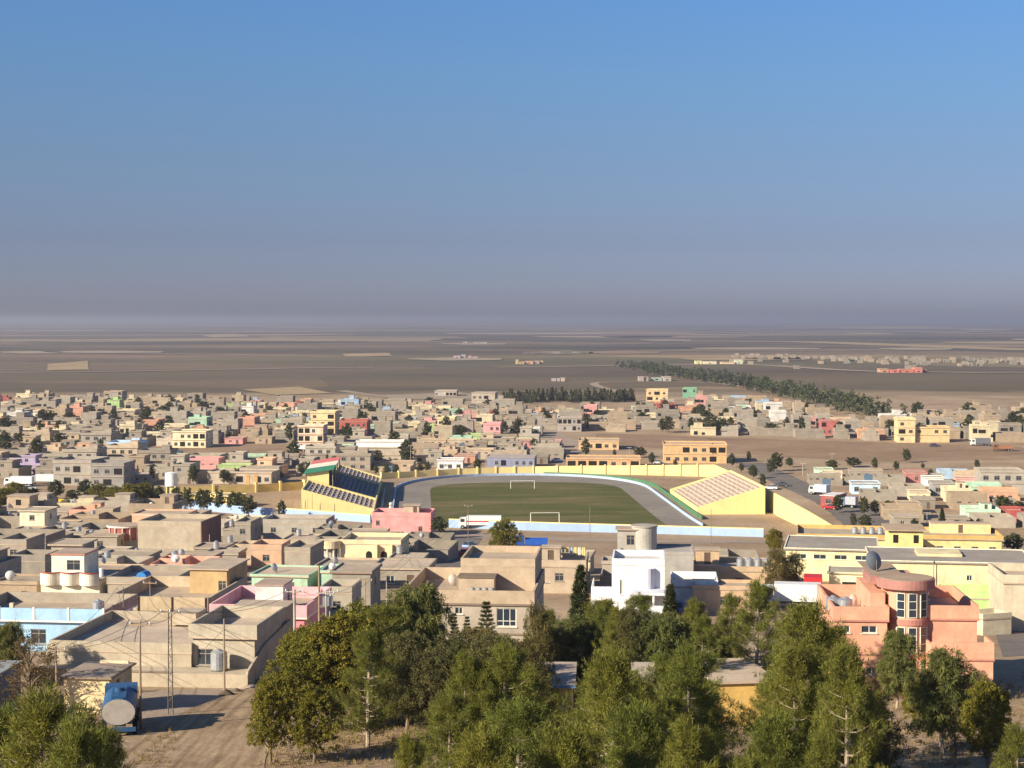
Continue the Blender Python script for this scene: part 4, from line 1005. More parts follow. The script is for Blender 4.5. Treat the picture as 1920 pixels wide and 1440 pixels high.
# --- pump house of the compound, mid-distance landmarks
t, w, H = open_thing(340, 442, 927, 3.6, 7, -18, 'house', 'small yellow pump house with a taller doorway, beside the water tower')
block(t, 0, 0, 0, w, 7, H - .5, (.84, .66, .26), [('F', -w * .1, .3, 1.8, 1.7, 'gap'), ('F', w * .12, .05, 1.2, 2.2, 'door')], .35, .2, .15, found=1, roofcol=(.48, .38, .24), paracol=(.84, .7, .34))
mb = MB(); mb.box(w * .02, w * .22, -3.9, -3.52, -.5, H + .25); mb.build('portal', [YELW], t)
def storeyed(x0, x1, ytop, floors, depth, col, label, yaw, band=None, nwin=4, fh=3.2, para=.8, roofcol=None, cat='building', wstyle='plain'):
    h = floors * fh + para
    t, w, H = open_thing(x0, x1, ytop, h, depth, yaw, 'building', label, cat)
    for k in range(floors):
        ops = []; q = random.Random(int(x0) * 7 + k)
        for i in range(nwin):
            u = -w / 2 + w * (i + .5) / nwin; r_ = q.random(); bw = w / nwin
            if r_ < .5: ops.append(('F', u, .9, min(1.6, bw * .5), 1.3, wstyle))
            elif r_ < .82: ops.append(('F', u, .55, bw * .78, 1.95, 'gap'))
        ops += [('R', u, 1.0, 1.2, 1.3, wstyle) for u in (-depth * .25, depth * .25)]
        block(t, 0, 0, k * fh, w, depth, fh - .18, col, ops, .22, .18, para if k == floors - 1 else 0, found=1.0 if k == 0 else 0, roofcol=roofcol, edgecol=band)
    return t, w, H
storeyed(98, 172, 862, 2, 14, (.33, .30, .26), 'unfinished grey two-storey block with square openings and a roof room', -9, None, 4, 3.6, .9)
t, w, H = storeyed(170, 232, 868, 2, 12, (.27, .255, .24), 'dark grey two-storey block with wide shaded openings', -4, None, 3, 3.4, .8)
storeyed(662, 752, 838, 2, 12, (.50, .42, .32), 'bare tan warehouse with blank walls, in front of a white block', -3, None, 0, 2.7, .3)
storeyed(668, 756, 826, 2, 6, (.82, .80, .77), 'white rendered upper block rising behind the bare tan warehouse', -3, None, 0, 3.7, .4)
storeyed(1062, 1200, 858, 1, 12, (.66, .40, .20), 'long orange single-storey school building beside the dirt street', -4, None, 7, 3.2, .5, (.50, .36, .24))
storeyed(1245, 1362, 832, 2, 14, (.68, .42, .20), 'orange two-storey school building with paired windows', -4, None, 7, 3.3, .5, (.50, .38, .26))
storeyed(1085, 1160, 826, 1, 16, (.66, .44, .24), 'flat orange school hall with a broad pale roof', -4, None, 5, 3.4, .3, (.52, .40, .27))
storeyed(1212, 1252, 730, 3, 12, (.72, .52, .28), 'three-storey sand villa standing alone by the conifer row', -6, None, 3, 3.2, .7, None, 'house')
storeyed(1280, 1306, 727, 2, 12, (.16, .40, .26), 'green two-storey house at the far edge of town', -6, None, 3, 3.2, .5, None, 'house')
storeyed(884, 928, 736, 2, 14, (.42, .36, .29), 'unfinished concrete frame building at the far edge of town', -6, None, 4, 4.2, .2, None, 'building', 'plain')
storeyed(815, 856, 732, 1, 14, (.45, .40, .34), 'long low grey building alone on the fallow plain', -2, None, 6, 3.6, .4)
storeyed(1684, 1716, 784, 3, 10, (.74, .55, .30), 'tall cream house with open balconies beside the brown field', -4, None, 2, 3.2, .8, None, 'house')
storeyed(1716, 1780, 800, 2, 11, (.70, .50, .26), 'wide sand-coloured house with balconies beside the brown field', -4, None, 4, 3.1, .5, None, 'house')
storeyed(1540, 1572, 788, 2, 10, (.44, .12, .12), 'dark red two-storey house beside the brown field', -4, None, 3, 3.2, .3, None, 'house')
storeyed(1562, 1596, 784, 2, 10, (.55, .40, .26), 'tan two-storey house attached to the dark red one', -4, None, 3, 3.3, .5, None, 'house')
storeyed(558, 606, 797, 3, 10, (.72, .58, .42), 'three-storey house with red-shaded galleries and white columns', -4, (.36, .08, .07), 4, 3.1, .7, None, 'house')
storeyed(582, 628, 771, 3, 12, (.78, .60, .32), 'tall cream house with a square yellow roof room', -4, None, 3, 3.2, .8, None, 'house')
storeyed(636, 688, 788, 2, 10, (.40, .10, .08), 'long dark red house with pale roof boxes', -4, None, 5, 3.2, .6, None, 'house')
storeyed(906, 938, 793, 2, 10, (.80, .36, .36), 'bright pink two-storey house beyond the stadium', -4, None, 3, 3.3, .7, None, 'house')
storeyed(820, 852, 782, 2, 10, (.76, .62, .34), 'cream house with open balconies beyond the stadium', -4, None, 3, 3.3, .8, None, 'house')
storeyed(1046, 1090, 782, 2, 11, (.38, .34, .31), 'grey columned two-storey house behind the dirt street', -4, None, 5, 3.2, .4, None, 'house')
storeyed(323, 386, 808, 2, 12, (.78, .68, .44), 'cream and green terrace of houses facing the fallow field', -4, None, 5, 3.2, .5, None, 'house')
storeyed(820, 868, 861, 1, 8, (.76, .76, .76), 'white single-storey workshop with open bays behind the stadium wall', -2, None, 3, 3.6, .4, None, 'building')
storeyed(912, 1002, 856, 1, 9, (.24, .26, .36), 'long blue-fronted row of workshops behind the stadium wall', -6, None, 7, 3.6, .2, None, 'building')
storeyed(388, 510, 884, 1, 10, (.46, .38, .29), 'long tan workshop with dark bays behind the compound wall', -8, None, 7, 3.6, .4, None, 'building')
storeyed(1598, 1650, 905, 1, 8, (.50, .64, .76), 'pale blue single-storey house with a yard by the asphalt road', -6, None, 3, 3.2, .3, None, 'house')
storeyed(1750, 1790, 905, 1, 9, (.33, .33, .31), 'blank grey-green block house in the dusty quarter', -6, None, 2, 3.4, .3, None, 'house')
storeyed(1840, 1920, 882, 2, 11, (.40, .36, .30), 'grey two-storey house with dark openings in the dusty quarter', -6, None, 4, 3.3, .5, None, 'house')
storeyed(1700, 1738, 885, 1, 9, (.45, .18, .17), 'red-walled house in the dusty quarter', -6, None, 3, 3.2, .4, None, 'house')
storeyed(1540, 1566, 928, 1, 9, (.36, .09, .08), 'small dark red workshop with a white roof by the asphalt road', -30, None, 1, 3.2, .1, (.75, .75, .72), 'building')
# far farms on the plain
for x0, x1, yt, colr, lab in ((966, 1026, 677, (.56, .40, .26), 'peach farm compound far out on the plain'), (1305, 1396, 677, (.74, .62, .38), 'long pale yellow farm wall far out on the plain'), (1652, 1745, 692, (.60, .24, .17), 'red brick farm compound far out on the plain'), (1034, 1066, 707, (.46, .42, .38), 'small grey ruin on the fallow plain'), (980, 1105, 659, (.12, .12, .10), 'long dark shed line far out on the plain'), (1198, 1260, 707, (.40, .36, .32), 'pair of grey huts behind the sand villa'), (868, 914, 641, (.46, .40, .38), 'pale barn far out on the plain'), (850, 896, 667, (.44, .40, .36), 'white farmhouse with dark barn far out on the plain')):
    t, w, H = open_thing(x0, x1, yt, 3.6, 16, 0, 'farm_building', lab, 'farm'); q = random.Random(x0)
    u = -w / 2
    while u < w / 2 - 4:
        bw = min(q.uniform(.10, .34) * w, w / 2 - u); bh = q.choice((1.8, 2.4, 3.0, 3.2, 4.6)); bd = q.uniform(6, 15)
        block(t, u + bw / 2, q.uniform(-4, 8), 0, bw - .6, bd, bh, tuple(min(1, c * q.uniform(.8, 1.2)) for c in colr), [('F', 0.0, .6, min(2.5, bw * .3), 1.0, 'gap')] if bh > 2.3 and bw > 5 else [], .25, .2, .25, found=.6)
        u += bw + q.choice((0.4, .4, .10 * w))

# washing on the tan house roof
t, w, H = WASH
q = thing('clothes_line', 'clothes line hung with coloured washing on the tan roof', 'clothes line', wpos(t, w * .1, 2.2, H + .18), t.rotation_euler.z); rq = random.Random(2)
for sx in (-w * .36, w * .36): mb = MB(); mb.tube([(sx, 0, 0), (sx, 0, 2.0)], .04, 5); mb.build('post', [STEEL], q)
mb = MB(); mb.tube([(-w * .36, 0, 1.95), (0, 0, 1.8), (w * .36, 0, 1.95)], .012, 4); mb.build('rope', [STEEL], q)
for i in range(9):
    x = -w * .32 + i * w * .08; ww = rq.uniform(.3, .55); hh = rq.uniform(.7, 1.2); cc = rq.choice([(.7, .68, .62), (.55, .2, .35), (.12, .12, .2), (.7, .55, .2), (.3, .45, .6), (.75, .5, .5)])
    mb = MB(); mb.add([(x + ww * u / 4 - ww / 2, .03 * math.sin(u * 2 + i) + s_, z) for s_ in (0, .02) for z in (1.83, 1.83 - hh) for u in range(5)], [(u, u + 1, u + 6, u + 5) for u in range(4)] + [(10 + u, 15 + u, 16 + u, 11 + u) for u in range(4)]); mb.build('cloth', [WALL], q, (0, 0, 0), 0, cc)
# ------------------------------------------------------------------ the rest of the town, house by house
WORDS = {GREY: 'grey', GREY2: 'dark grey', GREY3: 'pale grey', TAN: 'tan', SAND: 'sand-coloured', CREAM: 'cream', YELLOW: 'yellow', PEACH: 'peach', PINK: 'pink', LBLUE: 'light blue', WHITEC: 'white', LIME: 'lime green', MINT: 'mint green', RED: 'dark red', LILAC: 'lilac', SALMON: 'salmon'}
PROTO = []; NEWL = []
def proto(desc, w, d, fn):
    t = thing('house', 'x', 'house'); fn(t, w, d); PROTO.append((t, desc, w, d))
def pr_a(t, w, d): block(t, 0, 0, 0, w, d, 3.0, GREY, [('F', 2.0, .9, 1.3, 1.2, 'plain'), ('R', 1, .9, 1.1, 1.1, 'plain')], .04, .18, 1.15, found=1.2); block(t, 1.8, 2.2, 3.28, 3.0, 3.2, 2.3, GREY, [('F', 0.0, .02, .9, 1.9, 'door')], .18, .14, 0, name='stair_room', sub=True)
def pr_b(t, w, d):
    block(t, 0, 1.5, 0, w, d - 3, 3.2, GREY, [('F', -3, .9, 1.4, 1.3, 'plain'), ('F', 0.2, .05, 1.0, 2.1, 'door'), ('F', 3.2, .9, 1.4, 1.3, 'plain')], .05, .18, 1.2, found=1.2)
    mb = MB(); y = -d / 2; mb.box(-w / 2, w / 2, y, y + .2, -1.2, 2.0); mb.box(-w / 2, -w / 2 + .2, y + .2, -d / 2 + 3 - .02, -1.2, 2.0); mb.box(w / 2 - .2, w / 2, y + .2, -d / 2 + 3 - .02, -1.2, 2.0); mb.build('yard_wall', [WALL], t, (0, 0, 0), 0, GREY)
def pr_c(t, w, d): block(t, 0, 0, 0, w, d, 3.1, GREY, [('F', -2, .9, 1.2, 1.2, 'plain'), ('F', 1.8, .05, 1.0, 2.1, 'door')], .12, .18, .8, found=1.2); block(t, -w * .18, d * .12, 3.28, w * .56, d * .6, 2.9, GREY, [('F', -.8, .9, 1.2, 1.2, 'plain'), ('R', 0.0, .9, 1.0, 1.1, 'plain')], .25, .16, .5, name='upper_room', sub=True)
def pr_d(t, w, d): block(t, 0, 0, 0, w, d, 3.0, GREY, [('F', i * 3.0, .9, 1.5, 1.3, 'plain') for i in (-1, 0, 1)], .1, .18, 0, found=1.2); block(t, 0, 0, 3.18, w, d, 2.9, GREY, [('F', i * 3.0, .9, 1.5, 1.3, 'plain') for i in (-1, 0, 1)] + [('R', 0, .9, 1.2, 1.2, 'plain')], .3, .18, .85); block(t, 2.5, 2.5, 6.26, 2.8, 3, 2.0, GREY, [], .15, .14, 0, name='stair_room', sub=True)
def pr_e(t, w, d): block(t, 0, 0, 0, w, d, 2.8, GREY, [('F', -1.2, .9, 1.0, 1.0, 'slim'), ('F', 1.4, .05, .9, 2.0, 'door')], .22, .16, .25, found=1.2)
def pr_f(t, w, d):
    block(t, 0, 1, 0, w, d - 2, 3.2, GREY, [('F', -2.5, .8, 1.6, 1.5, 'plain'), ('F', 1.0, .05, 1.1, 2.2, 'door'), ('F', 3.4, .8, 1.4, 1.4, 'plain')], .05, .18, .9, found=1.2)
    mb = MB(); mb.box(-w / 2, w / 2, -d / 2 - .3, -d / 2 + 1.9, 3.05, 3.3); mb.build('porch_roof', [WALL], t, (0, 0, 0), 0, GREY)
    for i in range(4): mb = MB(); mb.cyl(-w / 2 + .4 + (w - .8) * i / 3, -d / 2 + .1, -1, 3.05, .18, 8); mb.build('column', [WALL], t, (0, 0, 0), 0, GREY)
def pr_g(t, w, d):
    block(t, 0, 0, 0, w, d, 3.0, GREY, [('F', i * 2.6, .7, 1.5, 1.5, 'gap') for i in (-1, 0, 1)], .25, .22, 0, found=1.2)
    for i in (-1, 1):
        for j in (-1, 1): mb = MB(); mb.box(i * (w / 2 - .3) - .16, i * (w / 2 - .3) + .16, j * (d / 2 - .3) - .16, j * (d / 2 - .3) + .16, 3.22, 4.6); mb.build('column', [WALL], t, (0, 0, 0), 0, GREY2)
    block(t, 0.5, 1.5, 3.22, w * .55, d * .5, 2.6, GREY, [('F', 0.0, .6, 1.2, 1.3, 'gap')], .2, .2, 0, name='upper_room', sub=True)
def pr_h(t, w, d):
    block(t, 0, d / 2 - 2.6, 0, w, 5.2, 3.0, GREY, [('F', -2.4, .9, 1.2, 1.2, 'plain'), ('F', .4, .05, 1.0, 2.1, 'door'), ('F', 3, .9, 1.2, 1.2, 'plain')], .15, .16, .45, found=1.2)
    mb = MB(); a, b = -d / 2, d / 2 - 5.22; mb.box(-w / 2, w / 2, a, a + .2, -1.2, 2.2); mb.box(-w / 2, -w / 2 + .2, a + .2, b, -1.2, 2.2); mb.box(w / 2 - .2, w / 2, a + .2, b, -1.2, 2.2); mb.build('yard_wall', [WALL], t, (0, 0, 0), 0, GREY)
    mb = MB(); mb.box(-1.4, 1.4, a - .06, a + .26, -1, 2.6); mb.build('gate', [plain('gate_blue', (.10, .17, .26), .5)], t)
proto('one-storey house with a stair room', 9.5, 10, pr_a)
proto('one-storey house behind a yard wall', 11.5, 11, pr_b)
proto('house with one large upper room', 8.5, 10.5, pr_c)
proto('two-storey house with a deep parapet', 11, 10, pr_d)
proto('low hut-like house with small openings', 7, 7.5, pr_e)
proto('house with a columned porch', 11, 11, pr_f)
proto('unfinished house with bare column stubs', 9, 9.5, pr_g)
proto('courtyard house with a metal gate', 11.5, 13, pr_h)
def pr_i(t, w, d):
    mb = MB(); a, b = w / 2, d / 2; h = 3.6
    for q in ((-a, a, -b, -b + .22), (-a, a, b - .22, b), (-a, -a + .22, -b + .22, b - .22), (a - .22, a, -b + .22, b - .22)): mb.box(*q, -1.6, h)
    mb.build('yard_wall', [WALL], t, (0, 0, 0), 0, GREY)
    block(t, -a + .25 + w * .22, b - .25 - d * .2, 0, w * .44, d * .4, 3.0, GREY, [('F', 0.0, .1, 1.0, 2.1, 'door')], .0, .16, .6, found=.6)
    mb = MB(); mb.box(a - .25 - w * .32, a - .25, -b + .25, -b + .25 + d * .45, 2.7, 2.86); mb.build('shade_roof', [ROOF], t, (0, 0, 0), 0, ROOFC)
def pr_j(t, w, d):
    block(t, 0, 0, 0, w, d, 3.2, GREY, [], .03, .18, 1.35, found=1.2)
    block(t, w * .2, d * .14, 3.38, w * .42, d * .5, 2.5, GREY, [('R', 0.0, .1, .9, 2.0, 'door')], .2, .16, 0, name='roof_room', sub=True)
proto('high-walled house around an open yard', 11, 11, pr_i)
proto('blank-fronted house with a deep roof parapet', 11.5, 10.5, pr_j)
def recolor(o, col, rnd):
    if o.type == 'MESH':
        if o.name.split('.')[0] in ('roof',): k = rnd; o.color = (ROOFC[0] * k, ROOFC[1] * k, ROOFC[2] * k, 1)
        else: k = .72 + .46 * ((rnd * 7.3) % 1.0); o.color = (col[0] * k, col[1] * k, col[2] * k, 1)
    for c in o.children: recolor(c, col, rnd)
def put_house(k, x, y, yaw, sc, col, where, group, rnd=1.0):
    t, desc, w, d = PROTO[k]
    o = copy_tree(t); cs = corners((x, y, w * sc[0] / 2, d * sc[1] / 2, yaw))
    o.location = (x, y, min(ground(*c) for c in cs)); o.rotation_euler = (0, 0, yaw); o.scale = (sc[0], sc[1], sc[2])
    recolor(o, col, rnd)
    tag(o, told_apart(WORDS[col] + ' ' + desc, x, y, 45, where), 'house', group); NEWL.append((x, y, WORDS[col] + ' ' + short(desc)))
    FOOT.append((x, y, w * sc[0] / 2, d * sc[1] / 2, yaw))
    return o
NEAR = [(-350, 946), (60, 950), (250, 956), (480, 976), (690, 992), (700, 1008), (835, 1035), (835, 1085), (700, 1105), (600, 1118), (400, 1108), (200, 1128), (-350, 1140)]
MIDR = [(1010, 1020), (1430, 1024), (1460, 1060), (1440, 1090), (1300, 1120), (1020, 1100)]
RIGHT = [(1440, 872), (1620, 868), (1720, 874), (2300, 884), (2300, 1030), (1930, 1025), (1880, 990), (1650, 985), (1630, 950), (1540, 908)]
FAR = [(-500, 750), (300, 753), (640, 762), (880, 766), (1000, 772), (1160, 778), (1240, 768), (1390, 750), (1460, 764), (1520, 784), (1640, 797), (1690, 786), (1800, 780), (2400, 785), (2400, 836), (1600, 826), (1420, 818), (1110, 811), (1010, 806), (1060, 862), (1088, 868), (1000, 874), (860, 882), (712, 884), (650, 884), (575, 893), (400, 902), (250, 912), (-500, 912)]
VOID = [[(238, 838), (600, 830), (612, 858), (470, 868), (230, 858)], [(-500, 826), (60, 826), (160, 838), (60, 848), (-500, 846)], [(-500, 888), (140, 896), (260, 902), (260, 915), (-500, 925)], [(1000, 800), (1030, 800), (1105, 872), (1075, 876)], [(540, 820), (660, 822), (600, 866), (520, 866)], [(812, 1000), (905, 996), (905, 1090), (812, 1110)], [(1100, 812), (1930, 834), (1930, 870), (1600, 866), (1440, 856), (1370, 848), (1110, 834)]]
def okpix(x, y, zone): 
    q = pix(x, y, ground(x, y))
    return inside(q, zone) and not any(inside(q, v) for v in VOID)
def scatter(zone, yaw, stepx, stepy, keep, ybox, xmax, seed, street=(5, 3)):
    rr = random.Random(seed); out = []; c, s = math.cos(yaw), math.sin(yaw)
    j = 0; v = ybox[0]
    while v < ybox[1]:
        i = 0; u = -xmax(v) + rr.uniform(0, stepx)
        while u < xmax(v):
            if i % street[0] == street[0] - 1: u += 5.0
            x = u * c - (v - ybox[0]) * s; y = ybox[0] + u * s + (v - ybox[0]) * c
            x += rr.uniform(-1, 1) * stepx * .08; y += rr.uniform(-1, 1) * stepy * .10
            if rr.random() < keep and okpix(x, y, zone): out.append((x, y))
            u += stepx * rr.uniform(.85, 1.2); i += 1
        v += stepy; j += 1
        if j % street[1] == 0: v += 6.0
    return out
rr = random.Random(11)
DULL = [GREY] * 6 + [GREY2] * 3 + [GREY3] * 4 + [TAN] * 4 + [SAND] * 3
BRIGHT = [CREAM] * 5 + [WHITEC] * 3 + [PEACH] * 3 + [PINK] * 2 + [LBLUE] * 2 + [MINT] * 2 + [LIME, YELLOW, RED, LILAC, SALMON, SALMON]
def pick(p): return rr.choice(BRIGHT) if rr.random() < p else rr.choice(DULL)
COUNT = 0
SHOWN += [(505, 600, 930, 978, 425), (600, 695, 935, 985, 420), (274, 400, 925, 962, 455), (400, 512, 935, 975, 450), (810, 905, 975, 1000, 400), (955, 1030, 1008, 1036, 335)]
TALL = {0: 5.9, 1: 4.8, 2: 6.6, 3: 8.6, 4: 3.3, 5: 4.4, 6: 6.0, 7: 3.8, 8: 4.3, 9: 6.4}
def in_sight(x, y, w, k):
    if y > 420: return True
    g = ground(x, y); a, top = pix(x - w / 2, y, g + TALL[k]); b, _ = pix(x + w / 2, y, g)
    for x0, x1, yt, yb, Y in SHOWN:
        if y < Y and min(b, x1) - max(a, x0) > .15 * (x1 - x0) and top < yt + .62 * (yb - yt): return False
    return True
def fill(points, limit, yaw, kinds, bright, where, group, pad=.35, zs=(.88, 1.14), smin=.82, smax=1.12):
    global COUNT
    n = 0
    for x, y in points:
        if n >= limit: break
        k = rr.choice(kinds); yw = yaw + R(rr.uniform(-3, 3))
        for k, s in ((k, rr.uniform(smax * .85, smax)), (8 if y < 420 else k, smin), (4, 1.2), (4, smin)):
            t, desc, w, d = PROTO[k]
            f = (x, y, w * s / 2, d * s / 2, yw)
            if free(f, pad) and in_sight(x, y, w * s, k): break
        else: continue
        ym = yw + (math.pi / 2 if False else 0)
        put_house(k, x, y, ym, (s, s, rr.uniform(*zs)), pick(bright), where, group, rr.uniform(.82, 1.18)); n += 1
    COUNT += n
    return n
pts = scatter(NEAR, R(-6), 9.8, 11.0, 1.0, (185, 430), lambda v: 40 + v * .36, 3, (4, 2)); rr.shuffle(pts)
fill(pts, 95, R(-6), [0, 1, 2, 4, 6, 7, 8, 8, 8, 9, 9, 9, 9], .10, 'in the dense quarter below the grandstand', 'houses of the near quarter', .15, smax=1.35)
pts = scatter(MIDR, R(-6), 10, 11, .9, (200, 330), lambda v: 90, 5)
fill(pts, 10, R(-6), [0, 4, 2, 7], .1, 'between the white house and the stadium lane', 'houses by the stadium lane')
pts = scatter(RIGHT, R(-7), 10.5, 13, .85, (400, 640), lambda v: 260, 6)
fill(pts, 78, R(-7), [4, 4, 4, 7, 8, 1, 0], .26, 'in the dusty quarter across the asphalt road', 'houses of the dusty quarter', .5, (.7, .95), .7, .95)
pts = scatter(FAR, R(-4), 12.5, 15, .93, (470, 1190), lambda v: 60 + v * .36, 8, (6, 3))
pts = [p for p in pts if free((p[0], p[1], 4, 4, 0), .5)]
pts.sort(key=lambda p: p[1])
nearp, rest = pts[:130], pts[130:]
fill(nearp, 130, R(-4), [0, 1, 2, 3, 4, 4, 5, 6, 7, 8, 9], .20, 'in the quarter behind the stadium', 'houses of the quarter behind the stadium', .3, (.75, 1.0))
# the far streets of the town, past three hundred houses: one mass
def far_mass(points, name, label):
    pal = [GREY, GREY2, GREY3, TAN, SAND, CREAM, WHITEC, PEACH, PINK, LBLUE, MINT, LIME, RED, SALMON]
    mats = [surface('far_wall_%d' % i, tuple(v * .82 for v in c)) for i, c in enumerate(pal)] + [surface('far_roof', ROOFC), DARK]
    nr, nd = len(pal), len(pal) + 1; mb = MB(); r2 = random.Random(5)
    for x, y in points:
        if not free((x, y, 4.5, 4.5, 0), .2): continue
        ci = r2.choices(range(len(pal)), [10, 5, 8, 6, 5, 3.2, 1.7, 1.5, 1.1, 1.0, 1.1, .4, .5, .9])[0] if name == 'house_mass' else r2.choice((0, 0, 1, 1, 1, 2, 3))  # village uses greys and tan only: fading by haze put into wall colours
        w, d = r2.uniform(5.5, 12.5), r2.uniform(6, 11)
        if name == 'village': w *= .62; d *= .7
        h = r2.uniform(2.6, 3.5) if name == 'village' or r2.random() < .8 else 6.2; p = r2.uniform(.3, 1.0)
        loc = MB(); a, b = w / 2, d / 2
        loc.box(-a, a, -b, b, -.5, h, ci); loc.box(-a - .15, a + .15, -b - .15, b + .15, h, h + .18, nr)
        for q in ((-a, a, -b, -b + .2), (-a, a, b - .2, b), (-a, -a + .2, -b + .2, b - .2), (a - .2, a, -b + .2, b - .2)): loc.box(*q, h + .18, h + .18 + p, ci)
        if name != 'village' and r2.random() < .38:
            ux, uy = r2.uniform(-a + 2, a - 2), r2.uniform(-b + 2, b - 2); uw = r2.uniform(1.2, 2.0)
            uh = r2.uniform(2.1, 2.9)
            loc.box(ux - uw, ux + uw, uy - uw, uy + uw, h + .18, h + uh, ci); loc.box(ux - uw - .2, ux + uw + .2, uy - uw - .2, uy + uw + .2, h + uh, h + uh + .16, nr)
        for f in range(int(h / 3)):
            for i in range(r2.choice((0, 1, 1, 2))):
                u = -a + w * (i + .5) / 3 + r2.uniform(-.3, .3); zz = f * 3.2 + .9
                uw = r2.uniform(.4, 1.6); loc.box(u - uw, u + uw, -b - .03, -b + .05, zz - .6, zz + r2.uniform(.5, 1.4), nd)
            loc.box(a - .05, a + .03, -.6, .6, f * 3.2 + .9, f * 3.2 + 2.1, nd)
        if r2.random() < .6:
            yy = -b - r2.uniform(2.5, 5); loc.box(-a, a, yy, yy + .2, -.5, 2.0, ci)
        yw = R(-4 + r2.uniform(-4, 4)); c, s = math.cos(yw), math.sin(yw); g = ground(x, y)
        mb.add([(x + px * c - py * s, y + px * s + py * c, g + pz) for px, py, pz in loc.v], loc.f); mb.m[-len(loc.f):] = loc.m
    o = mb.build(name, mats); tag(o, label, 'houses', None, 'stuff')
far_mass(rest, 'house_mass', 'hazy mass of flat-roofed houses at the far edge of town')
rv = random.Random(8); vil = []
for k in range(150):
    x = rv.uniform(1370, 1960); yb = 664 + (x - 1370) * .016 + abs(rv.gauss(0, 1)) * 6; q = P(x, yb + 3); vil.append((q.x, q.y))
far_mass(vil, 'village', 'faint village of low houses far out on the plain')
LAND += NEWL
# ------------------------------------------------------------------ trees
def leaf_mat(name, a, b_, c_, trans=0.25):
    m, n, l, b = newmat(name)
    g = n.new('ShaderNodeNewGeometry'); oi = n.new('ShaderNodeObjectInfo')
    col = ramp(n, l, g.outputs['Random Per Island'], [(0.0, a), (0.55, b_), (1.0, c_)])
    k = ramp(n, l, noise(n, l, g.outputs['Position'], 0.9, 3, 0.6), [(0.3, (0.72,) * 3), (0.7, (1.25, 1.22, 1.1))])
    col = mixrgb(n, l, 1.0, col, k, 'MULTIPLY')
    k2 = ramp(n, l, oi.outputs['Random'], [(0.0, (0.86, 0.92, 0.9)), (1.0, (1.16, 1.06, 0.95))])
    col = mixrgb(n, l, 1.0, col, k2, 'MULTIPLY')
    l.new(col, b.inputs['Base Color']); b.inputs['Roughness'].default_value = 0.65; b.inputs['Specular IOR Level'].default_value = 0.2
    tr = n.new('ShaderNodeBsdfTranslucent'); l.new(col, tr.inputs['Color'])
    mx = n.new('ShaderNodeMixShader'); mx.inputs[0].default_value = trans
    l.new(b.outputs[0], mx.inputs[1]); l.new(tr.outputs[0], mx.inputs[2]); l.new(mx.outputs[0], n['Material Output'].inputs['Surface'])
    return m
L_PINE = leaf_mat('pine_needles', (0.10, 0.112, 0.018), (0.20, 0.215, 0.040), (0.32, 0.315, 0.085), .42)
L_ROUND = leaf_mat('yellow_green_leaves', (0.10, 0.098, 0.013), (0.225, 0.215, 0.032), (0.34, 0.305, 0.055), .42)
L_OLIVE = leaf_mat('olive_leaves', (0.080, 0.078, 0.026), (0.16, 0.148, 0.055), (0.25, 0.225, 0.095), .38)
L_DROOP = leaf_mat('pepper_leaves', (0.090, 0.108, 0.034), (0.175, 0.195, 0.062), (0.28, 0.285, 0.10), .42)
L_CYP = leaf_mat('cypress_leaves', (0.020, 0.032, 0.010), (0.048, 0.062, 0.020), (0.09, 0.10, 0.035), .1)
L_DRY = leaf_mat('dry_leaves', (0.085, 0.055, 0.022), (0.15, 0.105, 0.045), (0.23, 0.16, 0.07))
L_TOWN = leaf_mat('town_tree_leaves', (0.034, 0.044, 0.016), (0.070, 0.082, 0.032), (0.12, 0.125, 0.055), .15)
L_FAR = leaf_mat('far_tree_leaves', (0.050, 0.062, 0.030), (0.085, 0.098, 0.048), (0.13, 0.14, 0.075), .2)  # lighter greyish green: the fade of distance haze put into the leaf colour
L_GRASS = leaf_mat('dry_grass_blades', (0.20, 0.14, 0.06), (0.33, 0.25, 0.12), (0.45, 0.35, 0.18), .2)
BARK = surface('bark', (0.20, 0.145, 0.095), 0.95, 0.25, 2.0)
BARKP = surface('pale_bark', (0.40, 0.32, 0.24), 0.95, 0.2, 2.0)
def blades(rng, C, D, n, spread, length, width, droop=0.0, along=0.6):
    """diamond leaf faces round clump centres C with outward directions D"""
    k = len(C); C = np.repeat(C, n, 0); D = np.repeat(D, n, 0); sp = np.repeat(np.asarray(spread).reshape(-1), n) if np.ndim(spread) else np.full(len(C), spread)
    r = rng.normal(size=C.shape); r /= np.linalg.norm(r, axis=1, keepdims=True)
    base = C + r * (sp * rng.random(len(C)) ** .5)[:, None]
    ax = D * along + rng.normal(size=C.shape) * .6; ax[:, 2] -= droop
    ax /= np.linalg.norm(ax, axis=1, keepdims=True)
    sd = np.cross(ax, rng.normal(size=C.shape)); sd /= np.linalg.norm(sd, axis=1, keepdims=True) + 1e-9
    L = (length * rng.uniform(.6, 1.3, len(C)))[:, None]; W = (width * rng.uniform(.7, 1.3, len(C)))[:, None]
    v = np.stack([base, base + ax * L * .5 + sd * W, base + ax * L, base + ax * L * .5 - sd * W], 1)
    return v.reshape(-1, 3)
def leaf_mesh(name, V, mat):
    me = bpy.data.meshes.new(name); nq = len(V) // 4
    me.vertices.add(len(V)); me.vertices.foreach_set('co', V.astype(np.float32).ravel())
    me.loops.add(nq * 4); me.loops.foreach_set('vertex_index', np.arange(nq * 4, dtype=np.int32))
    me.polygons.add(nq); me.polygons.foreach_set('loop_start', np.arange(0, nq * 4, 4, dtype=np.int32)); me.polygons.foreach_set('loop_total', np.full(nq, 4, np.int32))
    me.materials.append(mat); me.update(); me.validate()
    return me
